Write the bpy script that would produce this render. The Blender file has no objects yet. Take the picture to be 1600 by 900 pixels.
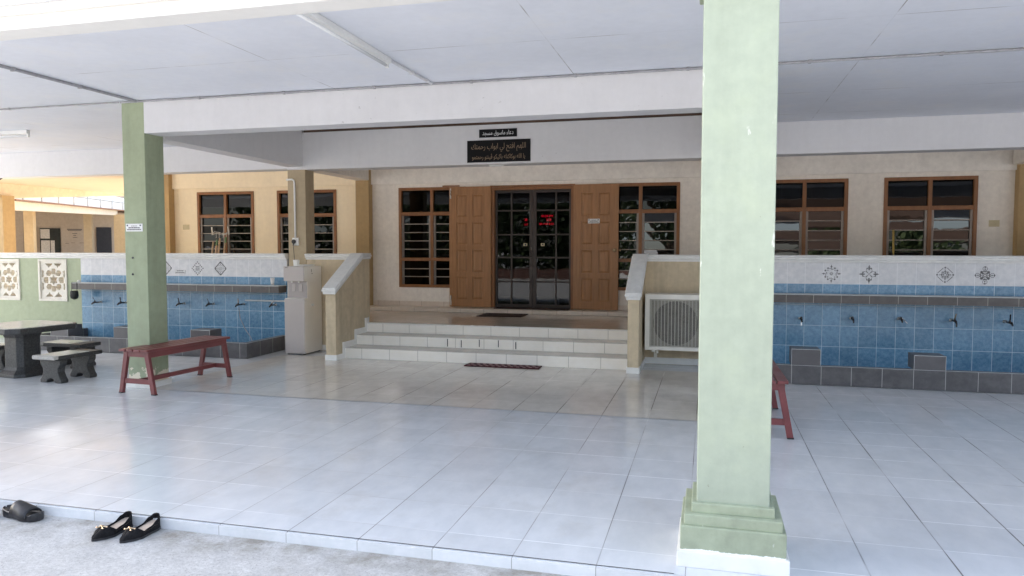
import bpy, bmesh, math, random
from mathutils import Vector, Matrix
random.seed(7)
R = math.radians
scene = bpy.context.scene
col = scene.collection

# ------------------------------------------------------------------ mesh builder
class MB:
    def __init__(s): s.v = []; s.f = []
    def add(s, vs, fs):
        n = len(s.v); s.v += [tuple(map(float, p)) for p in vs]; s.f += [tuple(i + n for i in f) for f in fs]; return s
    def box(s, x0, x1, y0, y1, z0, z1):
        if x0 > x1: x0, x1 = x1, x0
        if y0 > y1: y0, y1 = y1, y0
        if z0 > z1: z0, z1 = z1, z0
        return s.add([(x0,y0,z0),(x1,y0,z0),(x1,y1,z0),(x0,y1,z0),(x0,y0,z1),(x1,y0,z1),(x1,y1,z1),(x0,y1,z1)],
                     [(3,2,1,0),(4,5,6,7),(0,1,5,4),(1,2,6,5),(2,3,7,6),(3,0,4,7)])
    def hexa(s, b, t):
        return s.add(list(b) + list(t), [(3,2,1,0),(4,5,6,7),(0,1,5,4),(1,2,6,5),(2,3,7,6),(3,0,4,7)])
    def bar(s, a, b, w, h, up=(0,0,1)):
        a = Vector(a); b = Vector(b); d = (b - a).normalized(); u = Vector(up)
        sd = d.cross(u)
        if sd.length < 1e-4: sd = d.cross(Vector((1,0,0)))
        sd.normalize(); u = sd.cross(d).normalized()
        o = [-sd*w/2 - u*h/2, sd*w/2 - u*h/2, sd*w/2 + u*h/2, -sd*w/2 + u*h/2]
        return s.hexa([a + k for k in o], [b + k for k in o])
    def prism(s, poly, axis, a, b):
        n = len(poly)
        def P(p, t):
            if axis == 'x': return (t, p[0], p[1])
            if axis == 'y': return (p[0], t, p[1])
            return (p[0], p[1], t)
        vs = [P(p, a) for p in poly] + [P(p, b) for p in poly]
        fs = [tuple(range(n))[::-1], tuple(range(n, 2*n))] + [(i, (i+1) % n, n + (i+1) % n, n + i) for i in range(n)]
        return s.add(vs, fs)
    def tube(s, pts, r, n=8, cap=True):
        pts = [Vector(p) for p in pts]; rings = []
        rr = r if isinstance(r, (list, tuple)) else [r]*len(pts)
        ref = Vector((0,0,1))
        for i, p in enumerate(pts):
            d = (pts[min(i+1, len(pts)-1)] - pts[max(i-1, 0)]).normalized()
            a = d.cross(ref)
            if a.length < 1e-3: a = d.cross(Vector((1,0,0)))
            a.normalize(); b = d.cross(a).normalized()
            rings.append([p + (a*math.cos(2*math.pi*k/n) + b*math.sin(2*math.pi*k/n))*rr[i] for k in range(n)])
        vs = [q for ring in rings for q in ring]; fs = []
        for i in range(len(rings)-1):
            for k in range(n):
                fs.append((i*n+k, i*n+(k+1) % n, (i+1)*n+(k+1) % n, (i+1)*n+k))
        if cap: fs += [tuple(range(n)), tuple(range((len(rings)-1)*n, len(rings)*n))[::-1]]
        return s.add(vs, fs)
    def lathe(s, prof, c, n=20, axis='z'):
        vs = []; fs = []
        for (r, h) in prof:
            for k in range(n):
                a = 2*math.pi*k/n
                if axis == 'z': vs.append((c[0]+r*math.cos(a), c[1]+r*math.sin(a), c[2]+h))
                elif axis == 'y': vs.append((c[0]+r*math.cos(a), c[1]+h, c[2]+r*math.sin(a)))
                else: vs.append((c[0]+h, c[1]+r*math.cos(a), c[2]+r*math.sin(a)))
        m = len(prof)
        for i in range(m-1):
            for k in range(n): fs.append((i*n+k, i*n+(k+1) % n, (i+1)*n+(k+1) % n, (i+1)*n+k))
        fs += [tuple(range(n)), tuple(range((m-1)*n, m*n))[::-1]]
        return s.add(vs, fs)
    def build(s, name, mat, parent=None, local=False, smooth=False, bevel=0, seg=2):
        me = bpy.data.meshes.new(name)
        off = Vector((0,0,0))
        if parent is not None and not local:
            p = parent
            while p is not None: off += p.location; p = p.parent
        me.from_pydata([tuple(Vector(v) - off) for v in s.v], [], s.f); me.update()
        bm = bmesh.new(); bm.from_mesh(me); bmesh.ops.recalc_face_normals(bm, faces=bm.faces); bm.to_mesh(me); bm.free()
        o = bpy.data.objects.new(name, me); col.objects.link(o)
        if parent is not None: o.parent = parent
        me.materials.append(mat)
        if smooth:
            for p in me.polygons: p.use_smooth = True
        if bevel:
            m = o.modifiers.new('Bevel', 'BEVEL'); m.width = bevel; m.segments = seg; m.limit_method = 'ANGLE'; m.angle_limit = R(40)
        return o

def tag(o, label=None, cat=None, group=None, kind=None):
    if label: o['label'] = label
    if cat: o['category'] = cat
    if group: o['group'] = group
    if kind: o['kind'] = kind
    return o
def thing(name, label, cat, loc=(0,0,0), rz=0, group=None):
    o = bpy.data.objects.new(name, None); col.objects.link(o); o.location = loc; o.rotation_euler = (0,0,rz)
    o.empty_display_size = 0.1
    return tag(o, label, cat, group)
def kids(o): return [c for c in bpy.data.objects if c.parent == o]
def dup(o, loc, rz, label, parent=None):
    c = o.copy(); col.objects.link(c); c.location = loc; c.rotation_euler = (0,0,rz); c['label'] = label
    for ch in kids(o):
        d = ch.copy(); col.objects.link(d); d.parent = c
        for g in kids(ch):
            e = g.copy(); col.objects.link(e); e.parent = d
    return c
def struct(name, mb, mat, **k):
    return tag(mb.build(name, mat, **k), kind='structure')

# 2-D filled loops with holes -> mesh data (x, z) facing -y
def fill2d(loops, depth):
    cu = bpy.data.curves.new('tmp', 'CURVE'); cu.dimensions = '2D'; cu.fill_mode = 'BOTH'; cu.extrude = depth/2
    for lp in loops:
        sp = cu.splines.new('POLY'); sp.points.add(len(lp)-1); sp.use_cyclic_u = True
        for i, p in enumerate(lp): sp.points[i].co = (p[0], p[1], 0, 1)
    return curve_mesh(cu)
def curve_mesh(cu):
    o = bpy.data.objects.new('tmp', cu); col.objects.link(o)
    dg = bpy.context.evaluated_depsgraph_get(); dg.update()
    me = o.evaluated_get(dg).to_mesh()
    vs = [tuple(v.co) for v in me.vertices]; fs = [tuple(p.vertices) for p in me.polygons]
    o.evaluated_get(dg).to_mesh_clear(); bpy.data.objects.remove(o); bpy.data.curves.remove(cu)
    return vs, fs
def text_mb(body, width, height, cx, y, cz, thick=0.003, stretch=True, mb=None):
    cu = bpy.data.curves.new('tmp', 'FONT'); cu.body = body; cu.size = 1; cu.extrude = 0.01; cu.resolution_u = 3
    vs, fs = curve_mesh(cu)
    mb = mb or MB()
    if not vs: return mb
    x0 = min(v[0] for v in vs); x1 = max(v[0] for v in vs); y0 = min(v[1] for v in vs); y1 = max(v[1] for v in vs)
    sx = width/max(x1-x0, 1e-6); sy = height/max(y1-y0, 1e-6)
    if not stretch: sx = sy = min(sx, sy)
    return mb.add([(cx + (v[0]-(x0+x1)/2)*sx, y - (v[2]+0.01)/0.02*thick, cz + (v[1]-(y0+y1)/2)*sy) for v in vs], fs)

# ------------------------------------------------------------------ materials
def new_mat(name):
    m = bpy.data.materials.new(name); m.use_nodes = True
    nt = m.node_tree; b = nt.nodes['Principled BSDF']
    return m, nt, b
def N(nt, t, **k):
    n = nt.nodes.new(t)
    for a, v in k.items(): setattr(n, a, v)
    return n
def mathn(nt, op, a, b=None, c=None):
    n = N(nt, 'ShaderNodeMath', operation=op)
    for i, v in enumerate((a, b, c)):
        if v is None: continue
        if isinstance(v, (int, float)): n.inputs[i].default_value = v
        else: nt.links.new(v, n.inputs[i])
    return n.outputs[0]
def pos(nt): return N(nt, 'ShaderNodeNewGeometry').outputs['Position']
def noise(nt, scale, detail=4, rough=0.55, vec=None, stretch=None):
    n = N(nt, 'ShaderNodeTexNoise'); n.inputs['Scale'].default_value = scale; n.inputs['Detail'].default_value = detail
    n.inputs['Roughness'].default_value = rough
    v = vec if vec is not None else pos(nt)
    if stretch:
        mp = N(nt, 'ShaderNodeVectorMath', operation='MULTIPLY'); nt.links.new(v, mp.inputs[0]); mp.inputs[1].default_value = stretch; v = mp.outputs[0]
    nt.links.new(v, n.inputs['Vector'])
    return n.outputs['Fac']
def maprange(nt, v, a, b, c, d):
    n = N(nt, 'ShaderNodeMapRange'); nt.links.new(v, n.inputs[0])
    for i, x in enumerate((a, b, c, d)): n.inputs[i+1].default_value = x
    return n.outputs[0]
def mixc(nt, fac, a, b, mode='MIX'):
    n = N(nt, 'ShaderNodeMix', data_type='RGBA', blend_type=mode)
    if isinstance(fac, (int, float)): n.inputs['Factor'].default_value = fac
    else: nt.links.new(fac, n.inputs['Factor'])
    for k, v in (('A', a), ('B', b)):
        s = [i for i in n.inputs if i.name == k and i.type == 'RGBA'][0]
        if isinstance(v, tuple): s.default_value = (*v, 1) if len(v) == 3 else v
        else: nt.links.new(v, s)
    return [o for o in n.outputs if o.type == 'RGBA'][0]
def scalec(nt, c, f):
    n = N(nt, 'ShaderNodeVectorMath', operation='SCALE')
    if isinstance(c, tuple): n.inputs[0].default_value = c
    else: nt.links.new(c, n.inputs[0])
    if isinstance(f, (int, float)): n.inputs['Scale'].default_value = f
    else: nt.links.new(f, n.inputs['Scale'])
    return n.outputs[0]
def bumpn(nt, b, h, strength=0.2, dist=0.003):
    n = N(nt, 'ShaderNodeBump'); n.inputs['Strength'].default_value = strength; n.inputs['Distance'].default_value = dist
    nt.links.new(h, n.inputs['Height']); nt.links.new(n.outputs[0], b.inputs['Normal'])

def paint(name, c, rough=0.6, var=0.06, dirt=0.10, bump=0.12, streak=0.0, chip=None, dirtc=None, spec=0.35, seam=None, speck=0.0, cs=9):
    """painted plaster: soft blotches, fine mottling, vertical streaks and chipped patches near the base"""
    m, nt, b = new_mat(name)
    n1 = noise(nt, 1.3, 5, 0.6); n2 = noise(nt, 14, 4, 0.6)
    f = mathn(nt, 'ADD', maprange(nt, n1, 0.3, 0.7, 1-dirt, 1+dirt*0.4), maprange(nt, n2, 0.3, 0.7, -var, var))
    if streak:
        ns = noise(nt, 2.2, 4, 0.6, stretch=(4, 4, 0.35))
        f = mathn(nt, 'MULTIPLY', f, maprange(nt, ns, 0.45, 0.75, 1, 1-streak))
    cc = scalec(nt, c, f)
    if dirtc:
        nd = noise(nt, 2.6, 6, 0.65)
        cc = mixc(nt, maprange(nt, nd, 0.52, 0.78, 0, 0.5), cc, dirtc)
    if chip:
        z0, amp, col2 = chip
        sep = N(nt, 'ShaderNodeSeparateXYZ'); nt.links.new(pos(nt), sep.inputs[0])
        nz = noise(nt, cs, 5, 0.6)
        e = mathn(nt, 'ADD', sep.outputs[2], maprange(nt, nz, 0.3, 0.7, amp, -amp))
        cc = mixc(nt, mathn(nt, 'LESS_THAN', e, z0), cc, col2)
    if seam:
        w, h, ox, oy, sc_ = seam
        fac = grid(nt, 'xy', w, h, ox, oy, 0.004)[1]
        nz = noise(nt, 1.7, 3, 0.5)
        cc = mixc(nt, mathn(nt, 'MULTIPLY', fac, maprange(nt, nz, 0.46, 0.58, 0.08, 0.85)), cc, sc_)
    if speck:
        cc = mixc(nt, mathn(nt, 'MULTIPLY', maprange(nt, noise(nt, 26, 3, 0.5), 0.715, 0.74, 0, speck), maprange(nt, noise(nt, 1.4, 2, 0.5), 0.45, 0.6, 0, 1)), cc, (0.16,0.15,0.13))
        cc = mixc(nt, mathn(nt, 'MULTIPLY', maprange(nt, noise(nt, 19, 4, 0.6, stretch=(1, 1, 0.35)), 0.70, 0.73, 0, speck), maprange(nt, noise(nt, 0.9, 2, 0.5), 0.42, 0.6, 0, 1)), cc, (0.78,0.77,0.72))
    nt.links.new(cc, b.inputs['Base Color'])
    b.inputs['Roughness'].default_value = rough; b.inputs['Specular IOR Level'].default_value = spec
    if bump: bumpn(nt, b, noise(nt, 45, 5, 0.6), bump, 0.004)
    return m

def grid(nt, plane, w, h, ox, oy, mortar, offset=0.0):
    sep = N(nt, 'ShaderNodeSeparateXYZ'); nt.links.new(pos(nt), sep.inputs[0])
    ix = {'x': 0, 'y': 1, 'z': 2}
    cmb = N(nt, 'ShaderNodeCombineXYZ')
    nt.links.new(mathn(nt, 'SUBTRACT', sep.outputs[ix[plane[0]]], ox), cmb.inputs[0])
    nt.links.new(mathn(nt, 'SUBTRACT', sep.outputs[ix[plane[1]]], oy), cmb.inputs[1])
    br = N(nt, 'ShaderNodeTexBrick'); br.offset = offset; br.squash = 1.0
    nt.links.new(cmb.outputs[0], br.inputs['Vector'])
    br.inputs['Scale'].default_value = 1; br.inputs['Mortar Size'].default_value = mortar; br.inputs['Mortar Smooth'].default_value = 0.1
    br.inputs['Brick Width'].default_value = w; br.inputs['Row Height'].default_value = h
    br.inputs['Color1'].default_value = (0.0,0.0,0.0,1); br.inputs['Color2'].default_value = (1,1,1,1); br.inputs['Mortar'].default_value = (0.5,0.5,0.5,1)
    return br.outputs['Color'], br.outputs['Fac']

def tile(name, c1, c2, mortar, w, h, plane, ox, oy, ms=0.0025, rough=0.2, nscale=18, mix=(0.4, 0.65), tv=0.06, mvar=None, bump=0.25, spec=0.5, dirt=0.06, wavy=0.0, rvar=0.0, stain=None):
    m, nt, b = new_mat(name)
    tid, fac = grid(nt, plane, w, h, ox, oy, ms)
    n1 = noise(nt, nscale, 6, 0.65)
    cc = mixc(nt, maprange(nt, n1, mix[0], mix[1], 0, 1), c1, c2)
    f = mathn(nt, 'ADD', maprange(nt, tid, 0, 1, 1-tv, 1+tv), maprange(nt, noise(nt, 0.9, 5, 0.6), 0.3, 0.7, -dirt, dirt*0.5))
    cc = scalec(nt, cc, f)
    if stain:
        cc = mixc(nt, maprange(nt, noise(nt, 2.2, 6, 0.7), 0.55, 0.8, 0, stain[1]), cc, stain[0])
    mc = mortar
    if mvar: mc = mixc(nt, maprange(nt, noise(nt, 1.1, 3, 0.5), 0.42, 0.58, 0, 1), mortar, mvar)
    cc = mixc(nt, fac, cc, mc)
    nt.links.new(cc, b.inputs['Base Color']); b.inputs['Specular IOR Level'].default_value = spec
    r = maprange(nt, noise(nt, 5, 5, 0.65), 0.3, 0.7, rough - rvar, rough + rvar)
    r = mathn(nt, 'MAXIMUM', r, mathn(nt, 'MULTIPLY', fac, 0.7))
    nt.links.new(r, b.inputs['Roughness'])
    hgt = mathn(nt, 'SUBTRACT', 1.0, fac)
    if wavy: hgt = mathn(nt, 'ADD', hgt, mathn(nt, 'MULTIPLY', noise(nt, 3.5, 2, 0.5), wavy))
    bumpn(nt, b, hgt, bump, 0.0025)
    return m

def floor_tile(name, c1, c2, xcol, ycol, w, ox, oy, msx, msy, rough=0.17, rvar=0.05, wavy=0.3, stain=None, tv=0.03, xfade=(0.42,0.58)):
    # joints running away from the kerb are dirty and dark, cross joints pale and partly worn
    m, nt, b = new_mat(name)
    tid, _ = grid(nt, 'xy', w, w, ox, oy, 0.0005)
    sep = N(nt, 'ShaderNodeSeparateXYZ'); nt.links.new(pos(nt), sep.inputs[0])
    wob = maprange(nt, noise(nt, 1.5, 3, 0.5), 0.3, 0.7, 0.6, 1.4)
    def line(o, off, ms):
        q = mathn(nt, 'FRACT', mathn(nt, 'ADD', mathn(nt, 'DIVIDE', mathn(nt, 'SUBTRACT', o, off), w), 100.5))
        q = mathn(nt, 'MULTIPLY', mathn(nt, 'ABSOLUTE', mathn(nt, 'SUBTRACT', q, 0.5)), w)
        return mathn(nt, 'LESS_THAN', q, mathn(nt, 'MULTIPLY', wob, ms))
    lx = line(sep.outputs[0], ox, msx); ly = line(sep.outputs[1], oy, msy)
    n1 = noise(nt, 7, 6, 0.65, stretch=(1, 0.5, 1))
    cc = mixc(nt, maprange(nt, n1, 0.38, 0.66, 0, 1), c1, c2)
    f = mathn(nt, 'ADD', maprange(nt, tid, 0, 1, 1-tv, 1+tv), maprange(nt, noise(nt, 0.7, 5, 0.6), 0.3, 0.7, -0.08, 0.04))
    cc = scalec(nt, cc, f)
    if stain: cc = mixc(nt, maprange(nt, noise(nt, 2.2, 6, 0.7), 0.52, 0.8, 0, stain[1]), cc, stain[0])
    cc = mixc(nt, mathn(nt, 'MULTIPLY', ly, maprange(nt, noise(nt, 0.8, 4, 0.6), xfade[0], xfade[1], 0.25, 1)), cc, mixc(nt, maprange(nt, noise(nt, 0.6, 2, 0.5), 0.45, 0.55, 0, 1), ycol[0], ycol[1]))
    cc = mixc(nt, mathn(nt, 'MULTIPLY', lx, maprange(nt, noise(nt, 0.9, 4, 0.6), 0.36, 0.52, 0.35, 1)), cc, xcol)
    nt.links.new(cc, b.inputs['Base Color']); b.inputs['Specular IOR Level'].default_value = 0.5
    fac = mathn(nt, 'MAXIMUM', lx, ly)
    r = maprange(nt, noise(nt, 4, 6, 0.7), 0.3, 0.7, rough-rvar, rough+rvar)
    nt.links.new(mathn(nt, 'MAXIMUM', r, mathn(nt, 'MULTIPLY', fac, 0.6)), b.inputs['Roughness'])
    h = mathn(nt, 'ADD', mathn(nt, 'SUBTRACT', 1.0, fac), mathn(nt, 'ADD', mathn(nt, 'MULTIPLY', noise(nt, 3.0, 2, 0.5), wavy), mathn(nt, 'MULTIPLY', tid, 0.25)))
    bumpn(nt, b, h, 0.12, 0.0025)
    return m
def plain(name, c, rough=0.5, var=0.08, scale=20, metal=0.0, bump=0.0, spec=0.5, stretch=None, c2=None):
    m, nt, b = new_mat(name)
    n1 = noise(nt, scale, 5, 0.6, stretch=stretch)
    if c2: cc = mixc(nt, maprange(nt, n1, 0.35, 0.68, 0, 1), c, c2)
    else: cc = scalec(nt, c, maprange(nt, n1, 0.3, 0.7, 1-var, 1+var))
    nt.links.new(cc, b.inputs['Base Color']); b.inputs['Metallic'].default_value = metal; b.inputs['Specular IOR Level'].default_value = spec
    nt.links.new(maprange(nt, noise(nt, scale*0.4, 4, 0.6), 0.3, 0.7, max(rough*0.8, 0.02), min(rough*1.2, 1)), b.inputs['Roughness'])
    if bump: bumpn(nt, b, noise(nt, scale*3, 5, 0.6, stretch=stretch), bump, 0.003)
    return m

def glass(name, tint, ior=1.5, clear=0.5):
    m, nt, b = new_mat(name)
    nt.nodes.remove(b)
    out = [n for n in nt.nodes if n.type == 'OUTPUT_MATERIAL'][0]
    fr = N(nt, 'ShaderNodeFresnel'); fr.inputs['IOR'].default_value = ior
    gl = N(nt, 'ShaderNodeBsdfGlossy'); gl.inputs['Roughness'].default_value = 0.012; gl.inputs['Color'].default_value = (0.95,0.97,1,1)
    tr = N(nt, 'ShaderNodeBsdfTransparent'); tr.inputs['Color'].default_value = (*tint, 1)
    bp = N(nt, 'ShaderNodeBump'); bp.inputs['Strength'].default_value = 0.02; bp.inputs['Distance'].default_value = 0.02
    nt.links.new(noise(nt, 4, 2, 0.5), bp.inputs['Height']); nt.links.new(bp.outputs[0], gl.inputs['Normal'])
    mx = N(nt, 'ShaderNodeMixShader'); nt.links.new(fr.outputs[0], mx.inputs[0]); nt.links.new(tr.outputs[0], mx.inputs[1]); nt.links.new(gl.outputs[0], mx.inputs[2])
    nt.links.new(mx.outputs[0], out.inputs[0])
    return m
def emit(name, c, s):
    m, nt, b = new_mat(name)
    b.inputs['Base Color'].default_value = (0.02,0.0,0.0,1); b.inputs['Emission Color'].default_value = (*c, 1); b.inputs['Emission Strength'].default_value = s
    return m

GROUT_D = (0.16,0.15,0.15)
M = {}
M['white'] = paint('white_plaster', (0.68,0.675,0.685), streak=0.03, var=0.02, dirt=0.05, speck=0.35, bump=0.06)
M['ceil'] = paint('ceiling_paint', (0.74,0.76,0.815), bump=0.05, var=0.02, dirt=0.06, dirtc=(0.76,0.745,0.72), seam=(2.28, 1.2, -1.145, 4.1, (0.30,0.285,0.27)))
M['fascia'] = paint('fascia_paint', (0.74,0.73,0.705), bump=0.05, var=0.02, dirt=0.05)
M['wall'] = paint('facade_cream_paint', (0.92,0.87,0.80), streak=0.07, dirt=0.08)
M['wallglow'] = paint('glow_tinted_facade_paint', (0.95,0.84,0.64), streak=0.04, dirt=0.06, var=0.03)  # facade paint with the warm sun glow at far left put into its colour
M['beamcream'] = paint('facade_beam_paint', (0.90,0.86,0.80), streak=0.04)
M['tan'] = paint('tan_render', (0.64,0.53,0.37), streak=0.22, dirt=0.16, var=0.08, bump=0.3, dirtc=(0.50,0.40,0.27))
M['tanlight'] = paint('tan_column_paint', (0.46,0.37,0.245), streak=0.08)
M['ochre'] = paint('ochre_pilaster_paint', (0.47,0.33,0.165), streak=0.08)
M['green'] = paint('shaded_green_column_paint', (0.345,0.395,0.265), streak=0.12, dirt=0.12, chip=(0.155, 0.11, (0.72,0.66,0.52)))  # same paint as the kerb column, porch shade put into the darker colour
M['green2'] = paint('pale_green_column_paint', (0.395,0.44,0.345), streak=0.09, dirt=0.12, dirtc=(0.44,0.49,0.34), bump=0.25, speck=0.5)
M['greenbase'] = paint('pale_green_plinth_paint', (0.385,0.43,0.31), streak=0.14, dirt=0.2, var=0.1, dirtc=(0.34,0.36,0.24), chip=(0.083, 0.006, (0.85,0.85,0.82)), bump=0.35, speck=0.5, cs=22)
M['greenwall'] = paint('green_wall_paint', (0.40,0.45,0.31), streak=0.06, dirt=0.08)
M['coping'] = paint('coping_white', (0.80,0.80,0.79), rough=0.5, streak=0.05, dirt=0.10, dirtc=(0.62,0.61,0.57), bump=0.1)
M['plinthtile'] = plain('white_tile_skirting', (0.82,0.81,0.78), rough=0.3, var=0.05, scale=8)
M['floor'] = floor_tile('terrace_tiles', (0.65,0.675,0.705), (0.725,0.745,0.77), (0.20,0.195,0.195), ((0.86,0.87,0.88),(0.40,0.40,0.41)), 0.4, 0.32, 3.93, 0.0022, 0.0022, stain=((0.50,0.485,0.46), 0.45))
M['floorR'] = floor_tile('terrace_tiles_dark_joint', (0.65,0.675,0.705), (0.715,0.735,0.76), (0.13,0.125,0.125), ((0.78,0.79,0.80),(0.22,0.22,0.22)), 0.4, 0.32, 3.93, 0.0034, 0.0026, rough=0.2, stain=((0.52,0.52,0.51), 0.3))
M['floorB'] = floor_tile('porch_bay_beige_tiles', (0.69,0.655,0.60), (0.77,0.735,0.68), (0.14,0.12,0.10), ((0.30,0.27,0.23),(0.20,0.18,0.15)), 0.4, 0.32, 3.93, 0.0042, 0.0036, rough=0.13, stain=((0.40,0.36,0.31), 0.35))
M['kerb'] = tile('kerb_white_tiles', (0.74,0.75,0.76), (0.80,0.80,0.81), (0.35,0.34,0.32), 0.4, 1.0, 'xz', 0.32, -0.5, ms=0.0018, rough=0.25)
M['riser'] = tile('step_tiles', (0.90,0.85,0.77), (0.93,0.885,0.82), (0.34,0.31,0.27), 0.393, 1.0, 'xz', -4.38, -0.5, ms=0.0026, rough=0.2, nscale=6, tv=0.025, dirt=0.08)
M['tread'] = tile('tread_reflection_tiles', (0.50,0.47,0.42), (0.57,0.53,0.48), (0.22,0.20,0.17), 0.393, 1.0, 'xy', -4.38, 8.3, ms=0.0024, rough=0.16, nscale=6, tv=0.03, dirt=0.08)  # darker tan puts the reflection of the doors into the tile colour
M['vfloor'] = tile('verandah_tiles', (0.58,0.50,0.42), (0.64,0.56,0.48), (0.24,0.19,0.15), 0.4, 0.4, 'xy', -4.58, 9.6, ms=0.0025, rough=0.14, nscale=6, tv=0.04)
M['sill'] = tile('sill_tiles', (0.76,0.67,0.58), (0.82,0.73,0.64), (0.40,0.33,0.26), 0.4, 1.0, 'xz', -4.69, -0.4, ms=0.0025, rough=0.3)
M['blue'] = tile('blue_wall_tiles', (0.095,0.220,0.365), (0.185,0.350,0.505), (0.50,0.62,0.72), 0.1993, 0.2477, 'xz', 0.916, 1.0365, ms=0.0026, rough=0.22, nscale=30, mix=(0.36,0.66), tv=0.10, dirt=0.12, stain=((0.13,0.22,0.32), 0.3))
M['whitetile'] = tile('pale_marble_tiles', (0.60,0.61,0.64), (0.70,0.70,0.72), (0.76,0.77,0.79), 0.1993, 1.0, 'xz', 0.916, 0.6, ms=0.002, rough=0.25, nscale=16, tv=0.02)
M['grey'] = tile('grey_kerb_tiles', (0.085,0.082,0.088), (0.125,0.12,0.125), (0.40,0.39,0.38), 0.2965, 1.0, 'xz', 0.879, -0.4, ms=0.0028, rough=0.35, nscale=9, tv=0.05, dirt=0.12)
M['greyside'] = tile('grey_kerb_end_tiles', (0.075,0.072,0.078), (0.11,0.105,0.11), (0.36,0.35,0.34), 0.2965, 1.0, 'yz', 8.44, -0.4, ms=0.0028, rough=0.35, nscale=9, tv=0.05, dirt=0.12)
M['greyplain'] = plain('grey_block_tile', (0.105,0.10,0.106), rough=0.35, var=0.12, scale=9)
M['grout'] = plain('pale_grout', (0.55,0.55,0.55), rough=0.7, var=0.05)
M['shelf'] = tile('shelf_tiles', (0.080,0.073,0.073), (0.115,0.105,0.102), (0.42,0.39,0.37), 0.2993, 1.0, 'xz', 0.889, 0.4, ms=0.0028, rough=0.35, nscale=12, tv=0.08, dirt=0.12)
M['trench'] = plain('dark_drain_tile', (0.06,0.065,0.07), rough=0.3, var=0.2, scale=4)
M['frame'] = plain('window_frame_wood', (0.27,0.115,0.042), rough=0.45, var=0.18, scale=14, stretch=(1,1,0.25))
M['door'] = plain('door_wood', (0.375,0.185,0.078), rough=0.45, var=0.17, scale=12, stretch=(3,3,0.22), bump=0.03)
M['bronze'] = plain('bronze_aluminium', (0.050,0.038,0.034), rough=0.4, var=0.1, metal=0.3)
M['alu'] = plain('dull_aluminium', (0.30,0.26,0.23), rough=0.45, var=0.1, metal=0.3)
M['glass'] = glass('dark_window_glass', (0.05,0.052,0.056), ior=1.40)
M['lglass'] = glass('louvre_glass', (0.05,0.052,0.056), ior=1.75)
M['dglass'] = glass('door_glass', (0.40,0.42,0.44), ior=1.38)
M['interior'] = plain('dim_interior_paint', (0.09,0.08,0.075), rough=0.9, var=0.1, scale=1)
M['bench'] = plain('maroon_bench_paint', (0.175,0.045,0.046), rough=0.38, var=0.22, scale=9, stretch=(1,0.3,1), bump=0.05)
M['stone'] = plain('dark_terrazzo', (0.020,0.020,0.021), rough=0.5, var=0.3, scale=60, bump=0.25, c2=(0.06,0.06,0.06))
M['stonesheen'] = plain('pale_sheen_top', (0.58,0.54,0.47), rough=0.14, var=0.2, scale=70, c2=(0.74,0.70,0.62))  # pale warm reflection put into the colour of table and stool tops
M['stonechip'] = plain('worn_concrete', (0.42,0.40,0.37), rough=0.8, var=0.2, scale=40)
M['black'] = plain('black_plastic', (0.016,0.016,0.017), rough=0.4, var=0.2)
M['blackboard'] = plain('black_sign_board', (0.004,0.004,0.005), rough=0.5, var=0.1, spec=0.2)
M['gold'] = plain('gold_lettering', (0.24,0.165,0.10), rough=0.4, var=0.15)
M['lettering'] = plain('white_lettering', (0.72,0.72,0.72), rough=0.5, var=0.05)
M['wplastic'] = plain('white_plastic', (0.78,0.78,0.76), rough=0.35, var=0.04, scale=5)
M['cream'] = plain('cream_plastic', (0.60,0.52,0.33), rough=0.4, var=0.06, scale=8)
M['notice'] = plain('notice_plate', (0.76,0.76,0.77), rough=0.35, var=0.03)
M['ink'] = plain('dark_ink', (0.05,0.05,0.06), rough=0.6, var=0.1)
M['motif'] = plain('faded_black_glaze', (0.12,0.12,0.13), rough=0.3, var=0.3, scale=60)
M['emblem'] = plain('emblem_ink', (0.06,0.07,0.12), rough=0.6, var=0.3, scale=80)
M['acwhite'] = plain('ac_cream_steel', (0.80,0.775,0.71), rough=0.4, var=0.06, scale=6)
M['acgrille'] = plain('ac_grille_wire', (0.52,0.50,0.44), rough=0.5, var=0.08)
M['accoil'] = plain('ac_coil_grey', (0.24,0.23,0.20), rough=0.7, var=0.2, scale=60)  # grey-beige colour of the recessed plate
M['acdark'] = plain('ac_fan_shade', (0.018,0.016,0.015), rough=0.7, var=0.2)
M['disp'] = plain('dispenser_white', (0.80,0.775,0.73), rough=0.35, var=0.04, scale=3)
M['dispgrey'] = plain('dispenser_grey', (0.47,0.425,0.405), rough=0.4, var=0.04, scale=3)
M['dispmid'] = plain('dispenser_panel', (0.37,0.335,0.325), rough=0.35, var=0.04, scale=3)
M['pvc'] = plain('pvc_pipe', (0.66,0.66,0.66), rough=0.4, var=0.06)
M['conduit'] = plain('painted_conduit', (0.58,0.585,0.60), rough=0.45, var=0.1)
M['conduitd'] = plain('weathered_conduit', (0.33,0.33,0.345), rough=0.5, var=0.2)
M['tapm'] = plain('tap_black_metal', (0.075,0.075,0.08), rough=0.25, var=0.3, metal=0.8)
M['chrome'] = plain('worn_chrome', (0.55,0.54,0.52), rough=0.28, var=0.15, metal=0.9)
M['brass'] = plain('old_brass', (0.45,0.33,0.20), rough=0.35, var=0.2, metal=0.7)
M['matred'] = plain('maroon_mat_pile', (0.055,0.006,0.012), rough=0.95, var=0.35, scale=120, bump=0.4)
M['matspot'] = plain('mat_pale_spots', (0.42,0.27,0.26), rough=0.95, var=0.3, scale=120)
M['matbrown'] = plain('brown_mat_pile', (0.028,0.013,0.010), rough=0.95, var=0.4, scale=140, bump=0.4)
M['suede'] = plain('black_suede', (0.010,0.009,0.010), rough=0.85, var=0.4, scale=90, bump=0.2, spec=0.25)
M['insole'] = plain('beige_insole', (0.56,0.45,0.36), rough=0.7, var=0.12, scale=30)
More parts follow.
